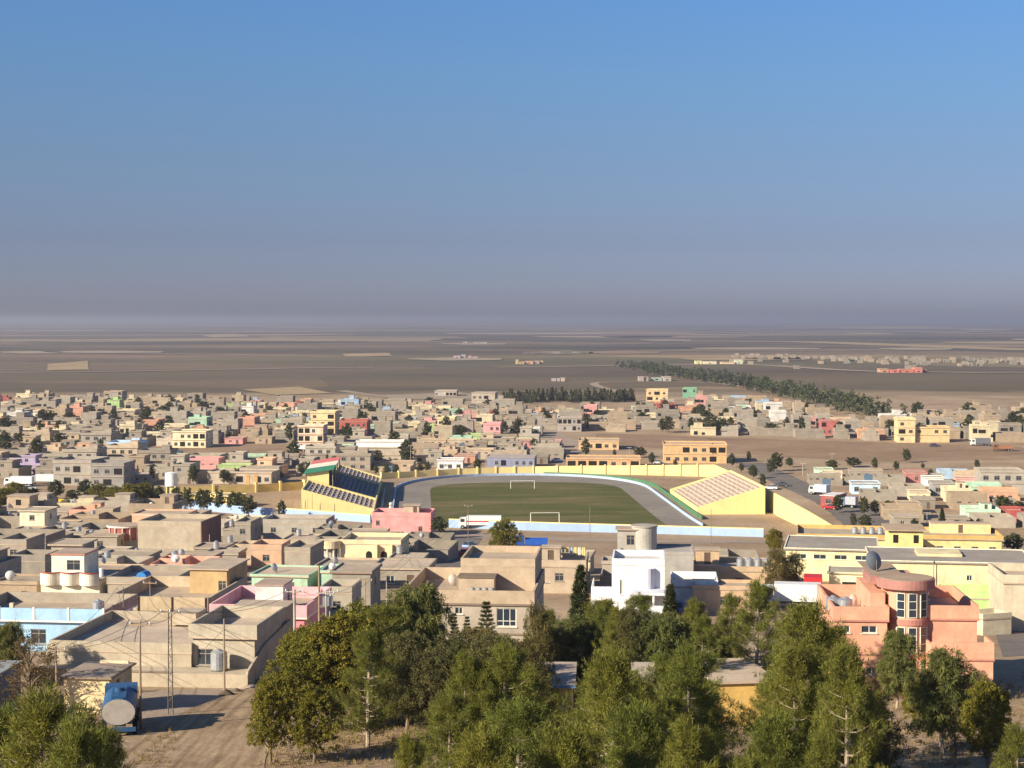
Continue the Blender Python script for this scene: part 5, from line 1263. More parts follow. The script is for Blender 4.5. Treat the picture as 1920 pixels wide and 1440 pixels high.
def tree_proto(kind, seed, leaf, bark, n=60, dens=1.0):
    """crown and trunk meshes of a tree one metre... scaled later: unit height 1, built at real size H"""
    rng = np.random.default_rng(seed); rr = random.Random(seed); tr = MB(); C = []; D = []; S_ = []
    if kind == 'pine':
        H, Wd = 10.0, 3.1
        tr.tube([(0, 0, -.5), (.1, .05, 3), (-.08, .1, 6.5), (0.02, 0, 9.4)], [.24, .19, .11, .03], 7)
        z = 1.0; a = 0
        while z < 9.3:
            f = (z - 1.0) / 8.3; reach = Wd * (1 - f ** 1.7) ** .75 * (.7 + .3 * min(1, f * 4)) + .25
            for _ in range(rr.choice((4, 5, 6))):
                a += 2.4 + rr.uniform(-.5, .5); rl = reach * rr.uniform(.6, 1.15); up = rr.uniform(.15, .55)
                p = [(0, 0, z)]
                for q in (.35, .7, 1.0): p.append((rl * q * math.cos(a + .12 * q), rl * q * math.sin(a + .12 * q), z + up * rl * q * q + rr.uniform(-.05, .05)))
                tr.tube(p, [.055 * (1 - f) + .02, .04 * (1 - f) + .015, .02, .008], 4)
                for q in (.45, .6, .75, .88, 1.0, 1.08):
                    for _k in range(2):
                        c = Vector((rl * q * math.cos(a), rl * q * math.sin(a), z + up * rl * q * q)) + Vector((rr.gauss(0, .2), rr.gauss(0, .2), rr.gauss(.08, .14)))
                        C.append(c); D.append(Vector((math.cos(a) * .7, math.sin(a) * .7, .75))); S_.append(.20 + .12 * rr.random())
            z += rr.uniform(.42, .62)
        for _ in range(8): C.append((rr.gauss(0, .15), rr.gauss(0, .15), 9.2 + rr.random() * .7)); D.append((0, 0, 1)); S_.append(.2)
        V = blades(rng, np.array(C, float), np.array(D, float), int(38 * dens), np.array(S_), .30, .015)
    elif kind in ('round', 'olive', 'droop', 'dry'):
        H = 7.0
        wd = {'round': 2.5, 'olive': 2.7, 'droop': 2.3, 'dry': 2.2}[kind]
        tr.tube([(0, 0, -.4), (.12, .0, 1.0), (.05, .12, 2.4), (0, 0, 4.2)], [.17, .14, .11, .05], 7)
        lobes = []
        for i in range(26):
            a = i * 2.4 + rr.uniform(-.4, .4); f = (i + .5) / 26
            rad = wd * math.sin(math.pi * (.16 + .78 * f)) ** .7 * rr.uniform(.35, .9)
            lobes.append((Vector((rad * math.cos(a), rad * math.sin(a), 1.9 + 4.5 * f)), rr.uniform(.7, 1.15)))
        lobes.append((Vector((0, 0, 6.1)), .8))
        for c, r in lobes:
            s = Vector((0, 0, max(1.0, c.z - 1.4))); mid = (s + c) / 2 + Vector((0, 0, .15))
            tr.tube([s, mid, c], [.06, .035, .012], 4)
            m = int(32 * (.25 if kind == 'dry' else 1))
            for _ in range(m):
                d = Vector((rr.gauss(0, 1), rr.gauss(0, 1), rr.gauss(0.15, 1))).normalized()
                C.append(c + d * r * rr.uniform(.55, 1.05)); D.append(d); S_.append(.22)
        pr = {'round': (28, .16, .05, .1), 'olive': (28, .19, .028, 0), 'droop': (26, .40, .026, .95), 'dry': (22, .14, .03, .1)}[kind]
        V = blades(rng, np.array(C, float), np.array(D, float), int(pr[0] * dens), np.array(S_), pr[1], pr[2], pr[3])
    elif kind == 'cypress':
        H = 8.0
        tr.tube([(0, 0, -.4), (0, 0, 4), (0, 0, 7.6)], [.14, .09, .02], 6)
        for i in range(520):
            z = .5 + 7.4 * rr.random(); f = z / 8; r = .72 * math.sin(math.pi * min(1, .15 + f * .85)) ** .8 * (1.1 - f * .35) * rr.uniform(.6, 1.05); a = rr.uniform(0, 6.283)
            C.append((r * math.cos(a), r * math.sin(a), z)); D.append((math.cos(a) * .35, math.sin(a) * .35, 1.0)); S_.append(.14)
        V = blades(rng, np.array(C, float), np.array(D, float), int(22 * dens), np.array(S_), .26, .028, 0, .9)
    elif kind == 'spire':                                # young open conifer in tiers
        H = 7.0
        tr.tube([(0, 0, -.4), (0, 0, 7.0)], [.10, .015], 6)
        z = .9
        while z < 6.9:
            f = z / 7; reach = 1.25 * (1 - f) + .12
            for i in range(7):
                a = i * .9 + z; tr.tube([(0, 0, z), (reach * math.cos(a), reach * math.sin(a), z + reach * .3)], [.02, .006], 3)
                for q in (.35, .6, .8, 1.0): C.append((reach * q * math.cos(a), reach * q * math.sin(a), z + reach * .3 * q)); D.append((math.cos(a), math.sin(a), .5)); S_.append(.10)
            z += .42
        V = blades(rng, np.array(C, float), np.array(D, float), int(16 * dens), np.array(S_), .20, .025, 0, .9)
    elif kind == 'town':
        H = 6.0
        tr.tube([(0, 0, -.3), (.05, 0, 1.6), (0, .05, 3.2)], [.16, .12, .05], 6)
        for i in range(11):
            a = i * 2.4; f = (i + .5) / 11; rad = 1.9 * math.sin(math.pi * (.2 + .72 * f)) * rr.uniform(.35, .8)
            c = Vector((rad * math.cos(a), rad * math.sin(a), 1.6 + 4.0 * f)); r = rr.uniform(.6, 1.0)
            tr.tube([(0, 0, min(3, max(.8, c.z - 1))), c], [.05, .015], 4)
            for _ in range(14):
                d = Vector((rr.gauss(0, 1), rr.gauss(0, 1), rr.gauss(0, 1))).normalized(); C.append(c + d * r * rr.uniform(.5, 1)); D.append(d); S_.append(.25)
        V = blades(rng, np.array(C, float), np.array(D, float), int(16 * dens), np.array(S_), .34, .12)
    elif kind == 'fir':
        H = 7.0
        tr.tube([(0, 0, -.3), (0, 0, 6.6)], [.12, .02], 5)
        for i in range(110):
            z = .6 + 6.2 * rr.random() ** 1.3; r = 1.5 * (1 - z / 7.2) * rr.uniform(.4, 1); a = rr.uniform(0, 6.28)
            C.append((r * math.cos(a), r * math.sin(a), z)); D.append((math.cos(a), math.sin(a), .4)); S_.append(.2)
        V = blades(rng, np.array(C, float), np.array(D, float), int(9 * dens), np.array(S_), .5, .14)
    return tr.mesh('trunk', [bark]), leaf_mesh('crown', V, leaf), H, {'pine': 6.4, 'round': 5.6, 'olive': 5.8, 'droop': 5.2, 'dry': 4.8, 'cypress': 1.5, 'spire': 2.5, 'town': 4.4, 'fir': 3.0}[kind]
TP = {}
for kd, lf, bk, seeds, dens in (('pine', L_PINE, BARKP, (1, 2, 3), 1.0), ('round', L_ROUND, BARK, (4, 5), 1.0), ('olive', L_OLIVE, BARK, (6, 7), 1.0), ('droop', L_DROOP, BARKP, (8, 9), 1.0), ('dry', L_DRY, BARK, (10,), 1.0), ('cypress', L_CYP, BARK, (11,), 1.0), ('spire', L_CYP, BARK, (12,), 1.0), ('town', L_TOWN, BARK, (13, 14, 15), 1.0), ('fir', L_FAR, BARK, (16,), 1.0)):
    TP[kd] = [tree_proto(kd, s, lf, bk, dens=dens) for s in seeds]
NAMES = {'pine': 'pine_tree', 'round': 'leafy_tree', 'olive': 'olive_tree', 'droop': 'pepper_tree', 'dry': 'dry_tree', 'cypress': 'cypress_tree', 'spire': 'young_conifer', 'town': 'street_tree', 'fir': 'fir_tree'}
TI = [0]
def tree(kind, px, ytop, ybase, wpx, label, group=None, var=None):
    b = P(px, ybase); top = at_depth(px, ytop, b.y).z
    h = max(.6, top - b.z); wm = wpx / FOC * b.y
    TI[0] += 1; v = TP[kind]; trm, crm, H, W0 = v[(TI[0] if var is None else var) % len(v)]
    t = thing(NAMES[kind], label, 'tree', b, TI[0] * 2.1, group)
    s = h / H; sx = wm / W0
    t.scale = (sx, sx, s)
    link('trunk', trm, t); link('crown', crm, t)
    return t
def tree_at(kind, x, y, h, w, label, group):
    TI[0] += 1; v = TP[kind]; trm, crm, H, W0 = v[TI[0] % len(v)]
    t = thing(NAMES[kind], label, 'tree', (x, y, ground(x, y)), TI[0] * 2.1, group); t.scale = (w / W0, w / W0, h / H)
    link('trunk', trm, t); link('crown', crm, t)
# left
for a in (('pine', 85, 1284, 1900, 350, 'big bushy green pine below the cream shed'), ('pine', -5, 1315, 1850, 300, 'dense green pine below the dark metal hut'), ('pine', 195, 1348, 1800, 190, 'smaller bushy pine just below the blue tanker truck'),
          ('pine', 145, 1335, 1960, 240, 'low bushy pine between the big pine and the tanker truck'), ('dry', 55, 1190, 1345, 150, 'brown half-bare tree beside the grey house terrace'), ('dry', 92, 1222, 1312, 70, 'thin brown tree beside the cream shed'), ('droop', 15, 1165, 1290, 90, 'grey-green tree before the light blue house'),
          # left of centre
          ('round', 508, 1268, 1432, 108, 'low yellow-green tree at the edge of the dirt road'), ('round', 588, 1288, 1432, 120, 'yellow-green tree with a bare slanting trunk on the slope'),
          ('round', 600, 1172, 1350, 170, 'broad yellow-green tree below the pink house'), ('round', 668, 1138, 1345, 150, 'tall yellow-green tree next to the alley poles'),
          ('pine', 722, 1128, 1362, 165, 'dark layered pine with a clear trunk on the slope'), ('droop', 790, 1092, 1300, 130, 'tall drooping tree at the corner of the beige house'), ('round', 735, 1150, 1320, 110, 'yellow-green tree behind the layered pine'),
          ('olive', 808, 1225, 1395, 170, 'broad grey olive tree on the bare slope'), ('olive', 890, 1178, 1350, 150, 'grey olive tree below the beige house'), ('olive', 945, 1200, 1360, 130, 'olive tree in the gap below the barred window'),
          ('spire', 852, 1150, 1262, 34, 'dark narrow young conifer before the beige house'), ('spire', 876, 1156, 1262, 34, 'second dark narrow conifer before the beige house'), ('spire', 912, 1128, 1262, 60, 'open tiered young conifer before the beige house'),
          ('spire', 893, 1175, 1268, 26, 'smallest narrow conifer before the beige house'),
          ('round', 640, 1150, 1368, 180, 'full yellow-green tree between the slope and the alley poles'), ('round', 560, 1205, 1372, 150, 'leafy tree at the top of the dirt road edge'), ('olive', 762, 1185, 1372, 150, 'olive tree beside the layered pine'), ('olive', 855, 1192, 1378, 165, 'olive tree in the middle of the bare slope thicket'), ('olive', 930, 1192, 1388, 170, 'spreading olive tree at the end of the thicket'),
          ('olive', 995, 1200, 1392, 130, 'olive tree next to the yellow hut'), ('droop', 758, 1108, 1325, 120, 'drooping tree in front of the beige house corner'), ('pine', 690, 1175, 1400, 120, 'small pine among the yellow-green trees'),
          # centre
          ('cypress', 1088, 1062, 1262, 44, 'tall dark cypress beside the beige house'), ('cypress', 1256, 1098, 1262, 40, 'dark cypress before the white annex'), ('pine', 1130, 1120, 1290, 150, 'pale green pine beside the tall cypress'), ('pine', 1200, 1110, 1280, 120, 'pine before the white stepped house'),
          ('olive', 1035, 1175, 1310, 110, 'round olive tree against the beige house wall'), ('droop', 1235, 1150, 1320, 130, 'dark drooping tree behind the pale-roofed hut'), ('dry', 1305, 1135, 1290, 110, 'rusty brown tree before the white annex'), ('pine', 1300, 1120, 1310, 90, 'slim pine beside the rusty brown tree'),
          ('pine', 1145, 1215, 1640, 220, 'huge open pine with pale limbs over the huts'), ('pine', 975, 1305, 1700, 260, 'broad feathery pine below the yellow hut'), ('pine', 1290, 1205, 1600, 210, 'tall feathery pine beside the brick-yellow shed'), ('pine', 1190, 1310, 1800, 240, 'bushy pine with red-brown branches under the huge pine'),
          ('pine', 845, 1290, 1620, 160, 'young feathery pine at the foot of the bare slope'), ('pine', 765, 1372, 1760, 130, 'low feathery pine on the bare slope'), ('pine', 1060, 1350, 1850, 260, 'low spreading pine below the huts'), ('pine', 905, 1355, 1880, 230, 'low bushy pine between two feathery pines'),
          ('pine', 1285, 1340, 1850, 200, 'low green pine under the brick-yellow shed'), ('pine', 950, 1215, 1420, 90, 'slender pine beside the yellow hut'), ('pine', 1318, 1150, 1345, 90, 'slender pine behind the brick-yellow shed'),
          # right
          ('pine', 1420, 1085, 1330, 130, 'pine rising before the parked white lorry'), ('pine', 1510, 1122, 1520, 235, 'large layered pine with a pink-brown trunk beside the pink villa'), ('pine', 1560, 1165, 1440, 150, 'dense pine at the corner of the pink villa'), ('olive', 1618, 1295, 1500, 180, 'wide grey olive tree under the pink villa'),
          ('pine', 1455, 1330, 1780, 220, 'low green pine beside the wide grey olive tree'), ('pine', 1400, 1402, 1900, 150, 'small pine beneath the large layered one'), ('pine', 1540, 1370, 1800, 170, 'dark low pine under the wide olive tree'),
          ('cypress', 1608, 1190, 1292, 30, 'short dark cypress against the pink villa'), ('droop', 1681, 1180, 1330, 96, 'round drooping pepper tree before the glazed tower'), ('droop', 1768, 1218, 1412, 150, 'large blue-green pepper tree before the villa porch'), ('round', 1722, 1270, 1370, 80, 'small leafy bush beside the blue-green pepper tree'),
          ('round', 1850, 1278, 1450, 130, 'bright yellow-green tree below the villa porch'), ('pine', 1905, 1355, 1640, 150, 'light green pine below the bright yellow-green tree'), ('dry', 1790, 1340, 1440, 60, 'dry brown bush under the pepper tree'), ('dry', 1640, 1255, 1310, 40, 'dry shrub beside the short cypress'),
          ('olive', 1455, 1030, 1120, 60, 'dark olive tree with two stems beside the school corridor'), ('olive', 1485, 1038, 1118, 56, 'dark olive tree next to the twin-stemmed one'), ('round', 1452, 992, 1040, 44, 'round dark green tree at the end of the pale blue wall'), ('round', 945, 975, 1042, 66, 'round pale green tree in front of the pale blue stadium wall'),
          ('town', 1900, 1000, 1036, 52, 'round green tree behind the school hall'), ('droop', 1890, 1075, 1150, 50, 'tree in front of the lime green wall'), ('pine', 1370, 1110, 1290, 90, 'thin pine between the white annex and the lorry'), ('town', 745, 1000, 1050, 60, 'dark tree shading the alley'), ('town', 822, 968, 1010, 40, 'dark tree beside the bright pink house')):
    tree(a[0], a[1], a[2], a[3], a[4], a[5])
# more of the planted pines that close the foreground
rr = random.Random(77)
for i in range(26):
    x = 865 + i * 31 + rr.uniform(-12, 12); yb = rr.choice((1480, 1540, 1600)); yt = 1225 + rr.uniform(-25, 60) + (30 if x < 820 else 0) + (60 if 1330 < x < 1450 else 0)
    if x > 1640 or 985 < x < 1085 or 1320 < x < 1465: continue
    wq = rr.uniform(120, 185); q = P(x, yb); tree('pine', x, yt, yb, wq, told_apart(('tall' if yt < 1235 else 'short') + (' broad' if wq > 152 else ' narrow') + ' feathery pine', q.x, q.y, 40, 'in the plantation around the huts'), 'pine plantation around the huts')
for i in range(15):
    x = 1010 + i * 24 + rr.uniform(-8, 8)
    kk = rr.choice(('pine', 'olive', 'droop')); tree(kk, x, 1150 + rr.uniform(-20, 40), 1300 + rr.uniform(-12, 22), rr.uniform(70, 105), NAMES[kk].replace('_', ' ') + ' in the garden belt between the beige house and the pink villa', 'garden trees behind the huts')
for i in range(12):
    x = 560 + i * 34 + rr.uniform(-8, 8)
    kk = rr.choice(('round', 'olive', 'droop')); tree(kk, x, 1190 + rr.uniform(-25, 25), 1318 + rr.uniform(-8, 14), rr.uniform(85, 120), NAMES[kk].replace('_', ' ') + ' in the thicket below the alley and the beige house', 'thicket below the alley')
# trees of the town, placed where they stand
row = [(x, 946 + (x - 280) * .075, 36, 24) for x in (282, 298, 330, 352, 376, 388, 412, 436, 448)] + [(466, 966, 36, 34), (528, 972, 34, 18)]
for x, yb, h, w in row: tree('town', x, yb - h, yb + 4, w * 1.25, 'small grey-green tree planted along the pale blue compound wall', 'trees along the pale blue wall')
for x, yt, yb, w in ((30, 905, 948, 60), (8, 915, 960, 50), (105, 900, 936, 40), (160, 900, 938, 44), (185, 908, 946, 50), (215, 912, 952, 60), (245, 908, 954, 66), (268, 905, 950, 50), (62, 915, 945, 40), (135, 918, 942, 34)): tree('round' if w > 48 else 'town', x, yt, yb, w, 'bushy tree in the thicket behind the near roofs', 'thicket behind the near quarter')
for x, yt, yb, w in ((345, 868, 900, 26), (362, 872, 908, 24), (420, 880, 908, 26), (445, 878, 905, 20), (520, 882, 902, 30), (565, 868, 896, 22), (578, 866, 898, 20), (610, 868, 890, 30), (705, 872, 890, 16), (725, 872, 892, 22), (742, 870, 892, 18), (788, 870, 890, 18), (835, 864, 882, 20), (895, 860, 884, 20), (285, 872, 905, 16), (802, 865, 885, 18)): tree('town', x, yt, yb, w, 'dusty tree growing just behind the stadium or compound wall', 'trees behind the stadium wall')
for x, yt, yb, w in ((1098, 822, 858, 22), (1152, 842, 862, 10), (1200, 838, 858, 34), (1222, 848, 872, 16), (1268, 842, 858, 14), (1266, 862, 874, 12), (1337, 832, 868, 24), (1356, 850, 868, 12), (1404, 846, 866, 12), (1372, 850, 876, 18), (1455, 848, 884, 34), (1445, 862, 890, 22), (1412, 872, 898, 24), (1390, 868, 886, 14), (1430, 888, 918, 16), (1480, 858, 876, 20)): tree('town', x, yt, yb, w, 'tree standing beside the orange school or the road bend', 'trees by the orange school')
for x, yt, yb, w in ((1297, 782, 812, 24), (1312, 784, 812, 20), (1326, 780, 812, 26), (1342, 780, 814, 28), (1356, 784, 812, 24), (1370, 782, 808, 20)): tree('town', x, yt, yb, w, 'dark tree in the grove beyond the brown field', 'grove beyond the brown field')
for x, yt, yb, w in ((1570, 928, 962, 30), (1620, 932, 968, 26), (1640, 938, 966, 24), (1665, 938, 960, 30), (1600, 962, 990, 18), (1622, 965, 992, 34), (1715, 972, 990, 20), (1795, 975, 990, 20), (1815, 976, 992, 20), (1835, 972, 994, 22), (1700, 842, 868, 22), (1640, 858, 882, 16), (1680, 864, 884, 16), (1600, 858, 876, 40), (1560, 862, 880, 30), (1830, 918, 936, 30), (1880, 930, 958, 40), (1910, 940, 964, 40), (1790, 900, 918, 22), (1832, 862, 880, 14), (1745, 880, 894, 14), (1730, 868, 880, 10)): tree('town', x, yt, yb, w, 'dusty green tree among the low houses across the road', 'trees of the dusty quarter')
tree('cypress', 1766, 953, 1000, 13, 'single dark cypress among the low houses across the road')
rr = random.Random(21)
n = 0
while n < 150:
    x, y = rr.uniform(-60, 1960), rr.uniform(762, 872)
    if not inside((x, y), FAR) or any(inside((x, y), v) for v in VOID[:1]): continue
    b = P(x, y)
    if not free((b.x, b.y, 1.2, 1.2, 0), .2): continue
    hh = rr.uniform(4, 9); ww = rr.uniform(4, 9)
    tree_at('town', b.x, b.y, hh, ww, told_apart(('low ' if hh < 5.5 else 'tall ' if hh > 7.5 else '') + ('broad' if ww > 6.5 else 'slim') + ' street tree', b.x, b.y, 30, 'between the far houses'), 'street trees of the far quarter'); n += 1
for i in range(46):
    x = 945 + i * 5.4 + rr.uniform(-2, 2); b = P(x, 757 - rr.uniform(0, 4) - i * .05); tree_at('fir', b.x, b.y, rr.uniform(6, 9.5), rr.uniform(3.5, 6), 'conifer in the dark row at the far edge of town', 'conifer row')
# the shelterbelt that runs out over the plain: a wood that reads as one mass
def belt():
    rng = np.random.default_rng(3); C = []; tr = MB(); S_ = []
    path = [(1160, 690), (1200, 690), (1260, 702), (1330, 712), (1400, 722), (1470, 738), (1540, 755), (1600, 768), (1650, 782)]
    W = [P(x, y + 4) for x, y in path]
    for (a, b) in zip(W[:-1], W[1:]):
        L = (b - a).length; k = int(L / 4.2)
        for i in range(k):
            for _r in range(2):
                p = a + (b - a) * (i / k) + Vector((rng.normal(0, 6), rng.normal(0, 5), 0)); h = rng.uniform(6, 10.5); z = ground(p.x, p.y)
                tr.box(p.x - .15, p.x + .15, p.y - .15, p.y + .15, z, z + h * .5)
                for _ in range(10):
                    f = rng.random(); C.append((p.x + rng.normal(0, 1.5) * (1.1 - f), p.y + rng.normal(0, 1.5), z + h * (.2 + .8 * f))); S_.append(.9)
    V = blades(rng, np.array(C, float), np.tile(np.array([[0, 0, 1.0]]), (len(C), 1)), 7, np.array(S_), 1.5, .45)
    t = thing('shelterbelt', 'long dark belt of trees running out over the plain', 'trees'); t['kind'] = 'stuff'
    link('crown', leaf_mesh('crown', V, L_FAR), t); tr.build('trunk', [BARK], t)
belt()
# dry grass and weeds on the slope
def tufts():
    rng = np.random.default_rng(9); C = []
    for poly, n in (([(470, 1440), (900, 1440), (820, 1340), (640, 1360), (520, 1400)], 520), ([(1600, 1440), (1920, 1440), (1920, 1260), (1850, 1290), (1660, 1300)], 600), ([(240, 1440), (330, 1440), (330, 1360), (265, 1370)], 60), ([(1340, 1400), (1450, 1400), (1450, 1345), (1340, 1350)], 80)):
        xs = [p[0] for p in poly]; ysl = [p[1] for p in poly]; k = 0
        while k < n:
            q = (rng.uniform(min(xs), max(xs)), rng.uniform(min(ysl), max(ysl)))
            if inside(q, poly): b = P(*q); C.append((b.x, b.y, b.z)); k += 1
    C = np.array(C); V = blades(rng, C, np.tile(np.array([[0, 0, 1.2]]), (len(C), 1)), 14, .16, .30, .018, 0, 1.0)
    o = link('dry_grass', leaf_mesh('dry_grass', V, L_GRASS)); tag(o, 'thin dry grass and weeds scattered on the bare slope', 'grass', None, 'stuff')
tufts()
# ------------------------------------------------------------------ poles and wires
POLES = {}
def pole(key, px, ytop, ybase, label, mat, arms=1, r=.11, lattice=False, group=None):
    b = P(px, ybase); h = at_depth(px, ytop, b.y).z - b.z
    t = thing('utility_pole', label, 'pole', b, R(-12), group); mb = MB()
    if lattice:
        for sx in (-.2, .2): mb.tube([(sx, 0, -.3), (sx * .55, 0, h)], .045, 4)
        k = int(h / .45)
        for i in range(k):
            f, g = i / k, (i + 1) / k; s = 1 if i % 2 else -1
            mb.tube([(s * .2 * (1 - .45 * f), 0, h * f), (-s * .2 * (1 - .45 * g), 0, h * g)], .025, 3)
    else: mb.tube([(0, 0, -.4), (0, 0, h)], [r, r * .7], 8)
    mb.build('shaft', [mat], t)
    for k in range(arms):
        z = h - .25 - .7 * k; a = MB(); a.box(-.85, .85, -.05, .05, z, z + .1); a.build('crossarm', [mat], t)
        for sx in (-.75, 0.0, .75): i = MB(); i.cyl(sx, 0, z + .1, z + .26, .05, 6); i.build('insulator', [WHITE], t)
    POLES[key] = Vector((b.x, b.y, b.z + h - .1)); return t
pole('a', 264, 1166, 1368, 'tall thin wooden pole next to the blue tanker truck', WOODP, 1, .10)
pole('b', 320, 1143, 1340, 'rusty lattice pole beside the dirt road', STEEL, 1, .1, True)
pole('c', 421, 1160, 1296, 'guyed pole standing in front of the water tank', WOODP, 0, .09)
pole('d', 106, 1213, 1325, 'short pole beside the cream shed', WOODP, 1, .09)
pole('e', 553, 1105, 1300, 'grey concrete pole with a wide crossarm', CONC, 1, .15)
pole('f', 599, 1060, 1262, 'pale wooden pole at the mouth of the alley', WOODP, 0, .13)
pole('g', 612, 1108, 1265, 'grey twin pole carrying the transformer', CONC, 1, .09)
pole('h', 619, 1105, 1262, 'second grey twin pole carrying the transformer', CONC, 1, .09)
pole('i', 685, 1085, 1180, 'wooden pole below the grey house dish', WOODP, 1, .08)
pole('j', 725, 1090, 1165, 'pale concrete pole in the alley by the green canopy', CONC, 0, .09)
pole('k', 768, 1040, 1085, 'pale pole with a short arm beside the dark alley', CONC, 1, .09)
pole('l', 878, 947, 1040, 'slim steel pole by the stadium lane', STEEL, 1, .09)
pole('m', 1106, 950, 1010, 'slim grey pole before the football pitch', STEEL, 0, .08)
pole('n', 1333, 955, 1020, 'slim brown pole before the stadium corner', STEEL, 0, .08)
pole('o', 1675, 1030, 1110, 'thin dark pole before the school hall', STEEL, 0, .07)
pole('p', 1750, 1050, 1130, 'thin dark pole at the middle of the school hall', STEEL, 0, .07)
pole('q', 1770, 1062, 1120, 'short dark pole by the lime green wall', STEEL, 0, .07)
pole('r', 1018, 1090, 1195, 'dark pole squeezed beside the beige house', STEEL, 1, .1)
pole('s', 232, 1100, 1215, 'thin pole rising before the light blue house', STEEL, 0, .07)
pole('t', 282, 1090, 1180, 'thin forked pole before the tan panelled parapet', WOODP, 1, .07)
pole('u', 455, 1095, 1165, 'grey post on the pink house terrace edge', CONC, 0, .10)
pole('v', 393, 1002, 1046, 'thin grey pole at the blank wall corner', CONC, 0, .08)
for i, (px, yt, yb) in enumerate(((560, 925, 968), (565, 935, 970), (586, 925, 972), (548, 938, 968), (576, 932, 971))): pole('w%d' % i, px, yt, yb, 'thin lamp pole before the yellow grandstand wall', STEEL, 0, .06, False, 'thin poles before the grandstand')
for i, (px, yt, yb) in enumerate(((770, 835, 884), (910, 845, 884), (1180, 838, 870), (1560, 850, 880), (1720, 935, 960), (1738, 960, 985), (1505, 868, 892), (1830, 900, 925))): pole('x%d' % i, px, yt, yb, 'slender power pole standing among the far houses', CONC, 1, .09, False, 'power poles of the far quarter')
p = (POLES['g'] + POLES['h']) / 2
t = thing('transformer', 'grey transformer box slung between the twin poles', 'transformer', p + Vector((0, 0, -1.3))); mb = MB(); mb.box(-.45, .45, -.3, .3, 0, .8); mb.build('body', [GALV], t)
for sx in (-.25, 0, .25): mb = MB(); mb.cyl(sx, 0, .8, 1.05, .05, 6); mb.build('bushing', [WHITE], t)
mb = MB(); mb.box(-.8, .8, -.4, .4, -.1, 0); mb.build('platform', [STEEL], t)
def cable(a, b, sag, dx=0.0, dz=0.0, r=.018):
    A, B = POLES[a] + Vector((dx, 0, dz)), POLES[b] + Vector((dx, 0, dz)); mb = MB()
    mb.tube([A.lerp(B, i / 12) - Vector((0, 0, sag * 4 * (i / 12) * (1 - i / 12))) for i in range(13)], r, 4)
    tag(mb.build('power_cable', [plain('cable_black', (.03, .03, .03), .6)]), 'thin sagging overhead cable between two poles', 'cable', 'overhead cables')
for a, b, s in (('d', 'a', .5), ('a', 'b', .3), ('b', 'e', .8), ('e', 'g', .4), ('g', 'i', .6), ('i', 'k', .8), ('b', 't', .8), ('l', 'k', 1.2), ('s', 'a', .6), ('d', 's', .7)):
    for dx in (-.6, .6): cable(a, b, s, dx)
A = POLES['c']
for q in ((2.2, 1.5), (-1.8, 1.2)):
    mb = MB(); mb.tube([A + Vector((0, 0, -.8)), Vector((A.x + q[0], A.y + q[1], A.z - 2.6))], .02, 4); tag(mb.build('guy_wire', [plain('cable_black', (.03, .03, .03), .6)]), 'guy wire staying the pole in front of the water tank', 'cable', 'guy wires')
# ------------------------------------------------------------------ vehicles
CARM = {}
def car_meshes():
    if CARM: return
    b = MB(); prof = [(-2.1, .35), (2.1, .35), (2.12, .75), (1.9, .9), (.95, .98), (-1.35, 1.0), (-2.05, .92), (-2.15, .6)]
    b.slaby(prof, -.82, .82); CARM['body'] = b.mesh('body', [plain('car_paint_slot', (.5, .5, .5), .3)])
    c = MB(); n = [(1.0, .97), (.35, 1.45), (-.85, 1.47), (-1.55, .99)]; lo = [(x, -.76, z) for x, z in n] + [(x, .76, z) for x, z in n]
    c.add([(x, y * (.84 if z > 1.2 else 1), z) for x, y, z in lo], [(3, 2, 1, 0), (4, 5, 6, 7), (0, 1, 5, 4), (2, 3, 7, 6), (1, 2, 6, 5)]); CARM['glass'] = c.mesh('window_band', [GLASS])
    r = MB(); r.box(-.82, .32, -.63, .63, 1.465, 1.51); CARM['roof'] = r
    w = MB(); w.slaby([(.33 * math.cos(a * math.pi / 7), .33 * math.sin(a * math.pi / 7)) for a in range(14)], -.1, .1); CARM['tyre'] = w.mesh('wheel', [RUBBER])
    h = MB(); h.slaby([(.19 * math.cos(a * math.pi / 5), .19 * math.sin(a * math.pi / 5)) for a in range(10)], -.11, .11); CARM['rim'] = h.mesh('rim', [GALV])
    l = MB(); l.box(-.04, .04, -.16, .16, -.07, .07); CARM['lamp'] = l.mesh('headlight', [plain('lamp_glass', (.7, .7, .62), .2)])
def car(px, py, yaw, col, label, group=None, sc=1.0):
    car_meshes(); p = P(px, py); t = thing('parked_car', label, 'car', p, R(yaw), group); t.scale = (sc,) * 3
    pm = plain('car_paint_%02d%02d%02d' % tuple(int(c * 99) for c in col), col, .3)
    for nm in ('body', 'glass'):
        me = CARM[nm]
        if nm == 'body': me = me.copy(); me.materials.clear(); me.materials.append(pm)
        link('body' if nm == 'body' else 'window_band', me, t)
    CARM['roof'].build('roof', [pm], t)
    for x in (-1.3, 1.32):
        for y in (-.76, .76): w = link('wheel', CARM['tyre'], t, (x, y, .33)); link('rim', CARM['rim'], w)
    for y in (-.6, .6): link('headlight', CARM['lamp'], t, (2.1, y, .68))
WHT = (.78, .78, .76)
